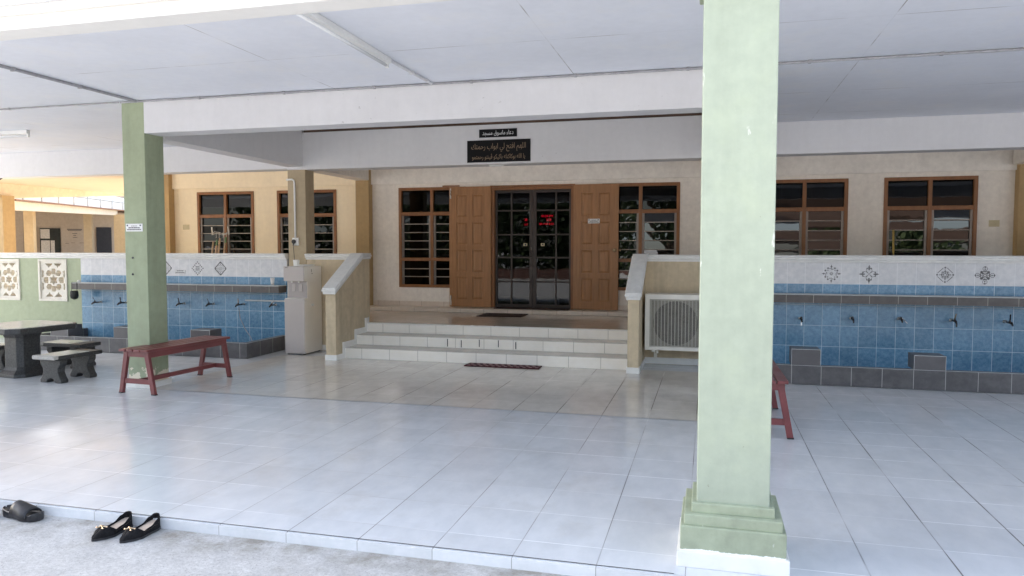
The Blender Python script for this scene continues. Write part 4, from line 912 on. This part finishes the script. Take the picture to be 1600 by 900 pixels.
def make_stool(label, loc, rz):
    t = thing('stone_stool', label, 'stool', loc, rz, 'stone stools around the stone table')
    MB().box(-0.155, 0.155, -0.31, 0.31, 0.255, 0.300).build('seat', M['stone'], t, local=True, bevel=0.010)
    MB().box(-0.142, 0.142, -0.295, 0.14, 0.3002, 0.3045).build('sheen_top', M['stonesheen'], t, local=True)  # thin pale sheet, reflection painted on the dark seat
    MB().box(-0.157, 0.157, -0.316, -0.255, 0.262, 0.3048).build('worn_edge', M['stonechip'], t, local=True, bevel=0.010)
    for y in (-0.185, 0.185):
        h = [(-0.15,0.0),(-0.06,0.0),(-0.045,0.035),(0,0.05),(0.045,0.035),(0.06,0.0),(0.15,0.0),(0.152,0.03),(0.125,0.07),(0.105,0.12),(0.11,0.165),(0.14,0.205),(0.145,0.254),(-0.145,0.254),(-0.14,0.205),(-0.11,0.165),(-0.105,0.12),(-0.125,0.07),(-0.152,0.03)]
        MB().prism(h, 'y', y-0.045, y+0.045).build('leg', M['stone'], t, local=True, bevel=0.008)
    return t
stool = make_stool('dark stone stool nearest the camera, right of the stone table', (-6.83, 6.615, 0), R(-3))
dup(stool, (-7.56, 7.36, 0), R(-92), 'dark stone stool behind the stone table, toward the wash basin')
dup(stool, (-8.20, 6.75, 0), R(180), 'dark stone stool cut off by the left picture edge')

# ------------------------------------------------------------------ mats
t = thing('doormat', 'maroon doormat with pale spots at the foot of the steps', 'doormat', (-2.415, 8.745, 0.005))
MB().prism([(-2.895,8.60),(-1.945,8.597),(-1.955,8.818),(-2.885,8.822)], 'z', 0.0048, 0.017).build('pile', M['matred'], t, bevel=0.003)
s = MB()
for i in range(12):
    for k in range(3):
        x = -2.84+i*0.078+(0.03 if k % 2 else 0); y = 8.635+k*0.072
        if x < -1.975: s.prism([(x-0.022,y-0.008),(x-0.010,y-0.015),(x+0.012,y-0.015),(x+0.022,y-0.004),(x+0.014,y+0.014),(x-0.012,y+0.015)], 'z', 0.0171, 0.0185)
s.build('spots', M['matspot'], t)
o = MB().prism([(-3.43,10.80),(-2.735,10.86),(-2.74,11.34),(-3.43,11.33)], 'z', VZ+0.001, VZ+0.012).build('doormat', M['matbrown'], bevel=0.003); tag(o, 'plain dark brown doormat on the landing below the doors', 'doormat')
t = thing('doormat', 'narrow dark patterned mat along the threshold of the glass doors', 'doormat', (-2.77, 11.6, 0.474))
MB().box(-3.36, -2.14, 11.50, 11.715, 0.4742, 0.484).build('pile', M['matbrown'], t)
s = MB()
for k in range(24): s.prism([(-3.33+k*0.05,11.51),(-3.305+k*0.05,11.51),(-3.29+k*0.05,11.60),(-3.315+k*0.05,11.60)], 'z', 0.4841, 0.4848)
s.build('pattern', M['matred'], t)

# ------------------------------------------------------------------ shoes
def interp(tab, s):
    for (a, va), (b, vb) in zip(tab[:-1], tab[1:]):
        if s <= b:
            u = (s-a)/(b-a); u = u*u*(3-2*u); return va+(vb-va)*u
    return tab[-1][1]
WT = [(0,0.004),(0.06,0.018),(0.2,0.037),(0.36,0.046),(0.6,0.038),(0.85,0.035),(0.95,0.027),(1.0,0.011)]
def outline(n=28, k=1.0):
    ss = [0.5-0.5*math.cos(math.pi*i/n) for i in range(n+1)]
    return ss, [interp(WT, s)*k for s in ss]
def make_flat(label, loc, rz):
    t = thing('ballet_flat', label, 'shoe', loc, rz, 'black flats at the kerb')
    L = 0.240; t.scale = (1.12, 1.0, 1.38)
    ss, ws = outline()
    bend = lambda s: 0.006*math.sin(math.pi*s)
    poly = [(-w+bend(s), s*L) for s, w in zip(ss, ws)] + [(w+bend(s), s*L) for s, w in list(zip(ss, ws))[::-1]]
    MB().prism(poly, 'z', 0.0005, 0.009).build('sole', M['rubber'], t, local=True)
    q = MB(); n_ = 20; vs_ = []
    for i in range(n_+1):
        s = 0.30+0.685*i/n_; w = interp(WT, s)*0.90; zz = 0.0185+0.016*max(0, s-0.45)**1.3/0.46
        vs_ += [(bend(s)-w, s*L, zz), (bend(s), s*L, zz-0.0015), (bend(s)+w, s*L, zz)]
    q.add(vs_, [(3*i+k, 3*i+k+1, 3*i+k+4, 3*i+k+3) for i in range(n_) for k in range(2)]); q.build('insole', M['insole'], t, local=True, smooth=True)
    # upper: rings across the shoe; closed over the toes, open behind
    H = [(0,0.010),(0.08,0.024),(0.22,0.038),(0.33,0.043),(0.44,0.0255),(0.66,0.0300),(0.88,0.047),(1.0,0.058)]
    up = MB(); n = 12; rings = []
    for s, w in zip(ss, ws):
        h = interp(H, s); c = bend(s); y = s*L
        op = max(0.0, min(1.0, (s-0.31)/0.13)); op = op*op*(3-2*op)
        if s > 0.985: op = 0.95
        amax = math.pi/2*(1-0.80*op)      # how far the side wraps over the top
        lean = 1 - 0.10*op
        rg = []
        for sd in (-1, 1):
            for k in range(n+1):
                a = amax*k/n
                rg.append((c + sd*w*math.cos(a)**0.75*(lean if k else 1) if a < math.pi/2-1e-6 else c, y, 0.008 + (h-0.008)*math.sin(a)**0.8/ (math.sin(amax)**0.8 if amax > 0.05 else 1)))
        rings.append(rg)
    vs = [p for rg in rings for p in rg]; m = 2*(n+1); fs = []
    for i in range(len(rings)-1):
        for sd in range(2):
            for k in range(n):
                q = sd*(n+1)+k; fs.append((i*m+q, i*m+q+1, (i+1)*m+q+1, (i+1)*m+q))
    e = (len(rings)-1)*m
    for k in range(n): fs.append((e+k, e+k+1, e+n+1+k+1, e+n+1+k))
    up.add(vs, fs)
    o = up.build('upper', M['suede'], t, local=True, smooth=True)
    md = o.modifiers.new('Solid', 'SOLIDIFY'); md.thickness = 0.003; md.offset = -1
    # gold ornament
    g = MB(); yb = 0.255*L; zb = 0.044
    g.tube([(-0.021,yb-0.010,zb-0.006),(0,yb,zb),(0.021,yb+0.010,zb-0.004)], 0.003, 6); g.tube([(-0.019,yb+0.013,zb-0.004),(0,yb,zb+0.001),(0.019,yb-0.013,zb-0.006)], 0.003, 6)
    for x, y in ((-0.021,-0.010),(0.021,0.010),(-0.019,0.013),(0.019,-0.013)): g.lathe([(0.001,-0.004),(0.0055,0),(0.001,0.004)], (x, yb+y, zb-0.004), 8)
    g.build('buckle', M['goldtrim'], t, local=True)
    return t
fl = make_flat('left black pointed flat shoe with gold buckle below the kerb', (-3.055, 3.066, GZ), R(-5))
dup(fl, (-2.897, 3.084, GZ), R(-7), 'right black pointed flat shoe with gold buckle below the kerb')
def make_sandal(label, loc, rz):
    t = thing('rubber_sandal', label, 'sandal', loc, rz, 'black rubber sandals at the kerb')
    L = 0.285; t.scale = (1.0, 1.0, 1.22)
    W2 = [(0,0.004),(0.02,0.018),(0.06,0.031),(0.12,0.038),(0.3,0.040),(0.5,0.041),(0.7,0.050),(0.9,0.044),(0.97,0.028),(1,0.004)]
    HT = [(0,0.040),(0.3,0.034),(0.6,0.028),(0.85,0.030),(1,0.040)]
    n = 32; ss = [0.5-0.5*math.cos(math.pi*i/n) for i in range(n+1)]
    vs = []; fs = []
    for s in ss:
        w = interp(W2, s); h = interp(HT, s); b = 0.010*math.sin(math.pi*min(1, s*1.1))
        b0 = 0.006*max(0, math.sin(math.pi*(s-0.25)/0.4)) if 0.25 < s < 0.65 else 0
        for x, z in ((-w*0.92, 0.001+b0), (-w, 0.012+b0), (-w, h-0.004), (-w*0.90, h), (-w*0.80, h-0.006), (w*0.80, h-0.006), (w*0.90, h), (w, h-0.004), (w, 0.012+b0), (w*0.92, 0.001+b0)): vs.append((x+b, s*L, z))
    for i in range(n):
        for k in range(10): fs.append((i*10+k, i*10+(k+1) % 10, (i+1)*10+(k+1) % 10, (i+1)*10+k))
    fs += [tuple(range(10)), tuple(range(n*10, n*10+10))[::-1]]
    MB().add(vs, fs).build('sole', M['rubber'], t, local=True, smooth=True, bevel=0.002)
    st_ = MB(); vs = []; fs = []; na, nb = 16, 8
    for i in range(nb+1):
        s = 0.42+0.40*i/nb; w = interp(W2, s)*1.04; b = 0.010*math.sin(math.pi*min(1, s*1.1)); hh = 0.078 - 0.030*(i/nb)**1.3
        for k in range(na+1):
            a = math.pi*k/na; sh = 0.10*L*(1-math.sin(a))*(-1 if i == 0 else 0.3)
            vs.append((b - w*math.cos(a), s*L + sh*0.6, 0.014 + (hh-0.014)*math.sin(a)**0.7))
    for i in range(nb):
        for k in range(na): fs.append((i*(na+1)+k, i*(na+1)+k+1, (i+1)*(na+1)+k+1, (i+1)*(na+1)+k))
    o = st_.add(vs, fs).build('strap', M['rubber'], t, local=True, smooth=True)
    md = o.modifiers.new('Solid', 'SOLIDIFY'); md.thickness = 0.006; md.offset = 0
    return t
sd = make_sandal('black rubber sandal left of the flats, fully in view', (-3.850, 3.272, GZ), R(-98))
dup(sd, (-4.13, 3.14, GZ), R(-78), 'black rubber sandal cut off at the left picture edge')

# ------------------------------------------------------------------ things by the windows
for lb, xa_, za_, zt_, grip in (('leftmost pale broom stick at the far left window', -8.70, 1.56, 0, False), ('broom stick with green tip, second from the left at the window', -8.62, 1.60, 0, True), ('broom stick with bare wooden tip, third at the far left window', -8.56, 1.625, 0, False), ('broom stick with green tip standing apart on the right', -8.435, 1.645, 0, True)):
    t = thing('broom_stick', lb, 'stick', (xa_, 11.40, 0.475), group='broom sticks at the far left window')
    q = xa_ + random.uniform(-0.05, 0.0)
    MB().tube([(q, 11.45, 0.475), (xa_, 11.62, za_-0.10)], 0.016, 8).build('stick', M['broom'], t, smooth=True)
    MB().tube([(xa_, 11.62, za_-0.10), (xa_+0.002, 11.638, za_)], 0.0165, 8).build('tip', M['broomg' if grip else 'broom'], t, smooth=True)
t = thing('wire_rack', 'white wire rack with hooks hung across the left window louvres', 'wire rack', (-8.58, 11.66, 1.75))
w = MB(); w.tube([(-8.75,11.685,1.72),(-8.70,11.68,1.745),(-8.60,11.68,1.735),(-8.52,11.68,1.70),(-8.43,11.68,1.73)], 0.005, 6); w.tube([(-8.75,11.685,1.70),(-8.66,11.68,1.715),(-8.52,11.68,1.685),(-8.43,11.68,1.71)], 0.004, 6)
for x in (-8.66,-8.60,-8.52,-8.45): w.tube([(x,11.678,1.73),(x,11.676,1.65),(x+0.008,11.655,1.635)], 0.004, 6)
w.build('wires', M['pvc'], t)
w = MB(); w.tube([(-8.765,11.69,1.83),(-8.745,11.685,1.69)], 0.013, 8); w.tube([(-8.425,11.69,1.84),(-8.40,11.685,1.69)], 0.013, 8); w.build('posts', M['wplastic'], t, smooth=True)
o = MB().tube([(2.535,11.45,0.475),(2.535,11.60,1.72)], 0.013, 8).build('bamboo_pole', M['bamboo'], smooth=True); tag(o, 'thin yellow pole leaning at the far right window', 'pole')

# ------------------------------------------------------------------ neighbouring wing seen over the left wall
wing = thing('neighbour_wing', 'tan verandah wing with white gutter beyond the left low wall', 'building', (-16.5, 16, 0))
A = Vector((-14.7,13.0,0)); B = Vector((-17.5,18.9,0)); dAB = (B-A).normalized(); nAB = Vector((-abs(dAB.y), -0.43, 0)).normalized()
if nAB.x > 0: nAB = -nAB   # away from the porch
def beam2(mb, a, b, n, w, za0, za1, zb0, zb1):
    mb.hexa([a + Vector((0,0,za0)), b + Vector((0,0,zb0)), b + n*w + Vector((0,0,zb0)), a + n*w + Vector((0,0,za0))],
            [a + Vector((0,0,za1)), b + Vector((0,0,zb1)), b + n*w + Vector((0,0,zb1)), a + n*w + Vector((0,0,za1))])
A2 = A - dAB*0.25
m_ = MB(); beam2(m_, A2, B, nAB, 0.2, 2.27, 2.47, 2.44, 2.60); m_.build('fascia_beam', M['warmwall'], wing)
m_ = MB(); beam2(m_, A2 - nAB*0.10, B - nAB*0.10 + dAB*2, nAB, 0.03, 2.475, 2.505, 2.605, 2.64); m_.build('gutter_lip', M['frame'], wing)
m_ = MB(); beam2(m_, A2 - nAB*0.06, B - nAB*0.06 + dAB*4, nAB, 0.05, 2.506, 2.72, 2.641, 2.88); m_.build('gutter', M['fascia'], wing)
rf = MB(); P0 = A2 + Vector((0,0,2.74)); P1 = B + dAB*4 + Vector((0,0,2.90)); P2 = P1 + nAB*6 + Vector((0,0,1.5)); P3 = P0 + nAB*6 + Vector((0,0,1.5)); rf.hexa([P0,P1,P2,P3], [p + Vector((0,0,0.05)) for p in (P0,P1,P2,P3)])
for k in range(24):
    q = P0 + (P1-P0)*(k/23); rf.bar(q + Vector((0,0,0.07)), q + nAB*6 + Vector((0,0,1.57)), 0.08, 0.05)
rf.build('roof', M['fascia'], wing)
for k in range(11):
    q = A2 - nAB*0.075 + dAB*(0.4+0.95*k); zz = 2.50 + 0.0175*(0.4+0.95*k); MB().bar(q + Vector((0,0,zz)), q + Vector((0,0,zz+0.26)), 0.025, 0.03).build('gutter_bracket', M['conduit'], wing)
Cc = Vector((-20.1,19.45,0)); u = Vector((0.695,0.719,0)).normalized(); nv = Vector((u.y,-u.x,0)).normalized()   # wall facing the porch
def onwall(mb, s0, s1, z0, z1, proud, th=0.03):
    a = Cc + u*s0 + nv*proud; b = Cc + u*s1 + nv*proud
    mb.hexa([a + Vector((0,0,z0)), b + Vector((0,0,z0)), b + nv*th + Vector((0,0,z0)), a + nv*th + Vector((0,0,z0))], [a + Vector((0,0,z1)), b + Vector((0,0,z1)), b + nv*th + Vector((0,0,z1)), a + nv*th + Vector((0,0,z1))])
    return mb
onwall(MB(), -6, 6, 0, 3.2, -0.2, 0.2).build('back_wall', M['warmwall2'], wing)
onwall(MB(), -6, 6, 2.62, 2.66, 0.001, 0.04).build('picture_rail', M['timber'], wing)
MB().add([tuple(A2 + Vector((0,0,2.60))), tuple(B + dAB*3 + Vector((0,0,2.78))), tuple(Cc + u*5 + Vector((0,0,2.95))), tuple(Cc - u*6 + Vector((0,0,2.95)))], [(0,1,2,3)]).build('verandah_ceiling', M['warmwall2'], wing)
onwall(MB(), 0.90, 1.34, 0.3, 2.12, 0.001, 0.05).build('doorway', M['doordark'], wing)
def board(name, label, s0, s1, z0, z1, m, extra=None):
    t = thing(name, label, 'notice board', tuple(Cc + u*((s0+s1)/2) + Vector((0,0,z0))))
    onwall(MB(), s0, s1, z0, z1, 0.002, 0.04).build('board', m, t)
    if extra:
        for (a, b, c_, d, mm) in extra: onwall(MB(), a, b, c_, d, 0.0425, 0.006).build('paper', mm, t)
board('notice_board', 'dark green board hanging on the far wing wall', -1.09, -0.77, 1.2, 2.08, M['boardgreen'], [(-0.97,-0.86,2.0,2.06,M['paper'])])
board('notice_board', 'black board with pinned papers on the far wing wall', -0.665, -0.107, 1.2, 2.07, M['boardgreen'], [(-0.65,-0.40,1.74,2.04,M['paper']), (-0.64,-0.40,1.25,1.68,M['paper']), (-0.38,-0.27,1.25,1.68,M['paper'])])
ex = [(0.08,0.50,2.03,2.055,M['ink']), (0.10,0.48,1.995,2.012,M['ink']), (0.22,0.36,1.90,1.915,M['ink']), (0.25,0.33,1.84,1.855,M['ink']), (0.24,0.36,1.77,1.785,M['ink']), (0.02,0.12,1.58,1.59,M['ink']), (0.18,0.28,1.60,1.61,M['ink']), (0.42,0.54,1.60,1.61,M['ink'])]
board('notice_board', 'pale printed chart board on the far wing wall', -0.09, 0.60, 1.2, 2.13, M['warmwall2'], ex)
for s in (0.02, 0.56): pass
def bgcol(label, p, w, z1, rz, m):
    t = thing('column', label, 'column', (p.x, p.y, 0), rz, 'columns of the neighbouring wing')
    MB().box(-w/2, w/2, -w/2, w/2, 0, z1).build('shaft', m, t, local=True)
def ray(px): 
    a = R(-14.85) + math.atan((px-800)/1157.4); return Vector((math.sin(a), math.cos(a), 0))
bgcol('golden tan column nearest the left picture edge, under the tapered beam', Vector((-13.27,11.45,0)), 0.26, 2.46, R(0), M['ochrepale'])
bgcol('tan column at the far end of the wing beside the darker green column', Vector((-17.40,18.95,0)), 0.34, 2.46, R(24), M['ochrepale'])
bgcol('tan column in the middle of the wing verandah', Vector((-17.75,17.75,0)) + Vector((-0.6,0.9,0)), 0.22, 2.62, R(30), M['tanlight'])
bgcol('brown column just right of the golden column at left', Vector((-15.9,14.4,0)), 0.20, 2.5, R(30), M['ochrepale'])
# tapered eave beam over the golden column
t = thing('eave_beam', 'tapered cream eave beam over the golden column', 'beam', (-13.28, 12.2, 2.5))
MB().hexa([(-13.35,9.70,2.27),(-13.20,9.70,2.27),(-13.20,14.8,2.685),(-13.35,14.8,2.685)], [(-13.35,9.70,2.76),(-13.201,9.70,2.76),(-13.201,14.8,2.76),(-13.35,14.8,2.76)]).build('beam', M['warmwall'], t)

# ------------------------------------------------------------------ yard side behind the viewpoint (seen mirrored in the glass)
o = MB().box(-40, 2.9, -12.2, -12, GZ, 0.42).build('planter_wall', M['brickred']); tag(o, 'low red brick planter wall across the yard, mirrored in the glass doors', 'wall')
def tree(label, x, y, h, r, seed):
    rg = random.Random(seed)
    t = thing('tree', label, 'tree', (x, y, GZ), 0, 'trees behind the yard wall')
    tr = MB(); tr.tube([(0,0,0),(0.1,0,h*0.3),(0,0.1,h*0.6)], [0.28,0.2,0.1], 8)
    for k in range(6):
        a = rg.uniform(0, 6.28); tr.tube([(0.1,0,h*0.35),(r*0.5*math.cos(a), r*0.5*math.sin(a), h*0.6),(r*0.8*math.cos(a), r*0.8*math.sin(a), h*0.78)], [0.12,0.07,0.03], 6)
    tr.build('trunk', M['bark'], t, local=True)
    cr = MB()
    for c_ in range(26):
        a = rg.uniform(0, 6.28); q = r*math.sqrt(rg.random()); cz = h*rg.uniform(0.42, 0.95); cc = Vector((q*math.cos(a), q*math.sin(a), cz)); cr_ = rg.uniform(0.5, 1.0)
        for k in range(110):
            d = Vector((rg.gauss(0,1), rg.gauss(0,1), rg.gauss(0,0.8))).normalized()*cr_*rg.random()**0.4; p = cc + d
            n = Vector((rg.gauss(0,1), rg.gauss(0,1), rg.gauss(0,1))).normalized(); e1 = n.orthogonal().normalized(); e2 = n.cross(e1); s_ = rg.uniform(0.10, 0.2)
            cr.add([p-e1*s_, p-e2*s_*0.5, p+e1*s_, p+e2*s_*0.5], [(0,1,2,3)])
    cr.build('crown', M['leaf'], t, local=True)
for k, (x, y, h, r, lb) in enumerate(((-19,-15,7.5,3.2,'leafy tree at the left end of the planter wall'), (-13,-14.5,8,3.4,'tallest leafy tree behind the planter wall'), (-7.5,-15,7.6,3.2,'leafy tree facing the glass doors across the yard'), (-2.0,-15.5,7.2,3.0,'leafy tree at the right end of the planter wall'),
        (5.2,-13.5,2.0,1.2,'small bushy shrub tree standing in the open yard'), (9.4,-13,1.8,1.4,'round low shrub tree standing in the open yard'))):
    tree(lb, x, y, h, r, 40+k)
t = thing('added_canopy', 'added open canopy across the yard, its dark roof mirrored in the right windows', 'added_canopy', (14, -18, GZ))  # made-up canopy, added to darken the upper window reflections
MB().prism([(-16.0,2.40),(-15.9,2.40),(-15.9,2.62),(-19.5,4.6),(-23.0,2.62),(-23.0,2.45),(-19.5,4.45),(-16.1,2.55)], 'x', -1.0, 32).build('roof', M['timber'], t)
MB().box(-1.0, 32, -22.9, -16.2, 2.41, 2.44).build('ceiling', M['timber'], t)
for k in range(6):
    for y in (-16.4, -22.6): MB().box(-0.4+k*6.4, -0.25+k*6.4, y-0.08, y+0.08, GZ, 2.405).build('post', M['white'], t)
hd = MB(); rg = random.Random(3)
for k in range(15000):
    p = Vector((rg.uniform(-26, -3.5), rg.uniform(-14.2, -12.3), 0.2+3.6*rg.random()**0.9)); n = Vector((rg.gauss(0,1), rg.gauss(0,1), rg.gauss(0,1))).normalized(); e1 = n.orthogonal().normalized(); e2 = n.cross(e1); q = rg.uniform(0.09, 0.20)
    hd.add([p-e1*q, p-e2*q*0.6, p+e1*q, p+e2*q*0.6], [(0,1,2,3)])
tag(hd.build('hedge', M['leaf']), 'tall dark hedge growing behind the red brick planter wall', 'hedge', kind='stuff')

o = MB().tube([(-11.75,9.50,2.30),(-11.45,9.50,2.38),(-11.22,9.50,2.48),(-11.02,9.50,2.575)], 0.012, 6).build('cable', M['black']); tag(o, 'short black cable drooping from the rear beam at far left', 'cable')

# ------------------------------------------------------------------ camera
F = 1157.37; yaw, pitch, roll = 0.259187653, 0.054471455, 0.000789977
cam = bpy.data.cameras.new('camera'); co = bpy.data.objects.new('camera', cam); col.objects.link(co)
cam.sensor_width = 36; cam.lens = F/1600*36; cam.clip_end = 500; cam.clip_start = 0.05
fw = Vector((-math.sin(yaw)*math.cos(pitch), math.cos(yaw)*math.cos(pitch), -math.sin(pitch)))
rt = Vector((math.cos(yaw), math.sin(yaw), 0)); upv = rt.cross(fw).normalized()
co.matrix_world = Matrix.Translation((0,0,1.463)) @ Matrix((rt, upv, -fw)).transposed().to_4x4() @ Matrix.Rotation(roll, 4, 'Z')
scene.camera = co

# ------------------------------------------------------------------ light
SUN_EL = R(34)     # sun stands behind and to the left of the hall
sd_ = Vector((-0.965*math.cos(SUN_EL), 0.262*math.cos(SUN_EL), math.sin(SUN_EL)))   # towards the sun
su = bpy.data.lights.new('sun', 'SUN'); su.energy = 15.5; su.angle = R(0.5); su.color = (1.0,0.90,0.76)
so = bpy.data.objects.new('sun', su); col.objects.link(so); so.rotation_euler = sd_.to_track_quat('Z', 'Y').to_euler()
wd = bpy.data.worlds.new('World'); scene.world = wd; wd.use_nodes = True
nt = wd.node_tree; bg = nt.nodes['Background']
sky = nt.nodes.new('ShaderNodeTexSky'); sky.sky_type = 'NISHITA'; sky.sun_disc = False
sky.sun_elevation = SUN_EL; sky.sun_rotation = math.atan2(sd_.x, sd_.y); sky.air_density = 1.0; sky.dust_density = 2.5; sky.ozone_density = 1.0
mx = nt.nodes.new('ShaderNodeMix'); mx.data_type = 'RGBA'; mx.inputs[0].default_value = 0.25
hs = nt.nodes.new('ShaderNodeHueSaturation'); hs.inputs['Saturation'].default_value = 0.66
nt.links.new(sky.outputs[0], hs.inputs['Color']); nt.links.new(hs.outputs[0], bg.inputs[0]); nt.nodes.remove(mx); bg.inputs[1].default_value = 0.66
scene.view_settings.view_transform = 'Standard'; scene.view_settings.look = 'None'; scene.view_settings.exposure = 0; scene.view_settings.gamma = 1
scene.cycles.max_bounces = 12; scene.cycles.diffuse_bounces = 8; scene.cycles.glossy_bounces = 6; scene.cycles.transparent_max_bounces = 12
scene.cycles.use_denoising = True
scene.cycles.sample_clamp_indirect = 8
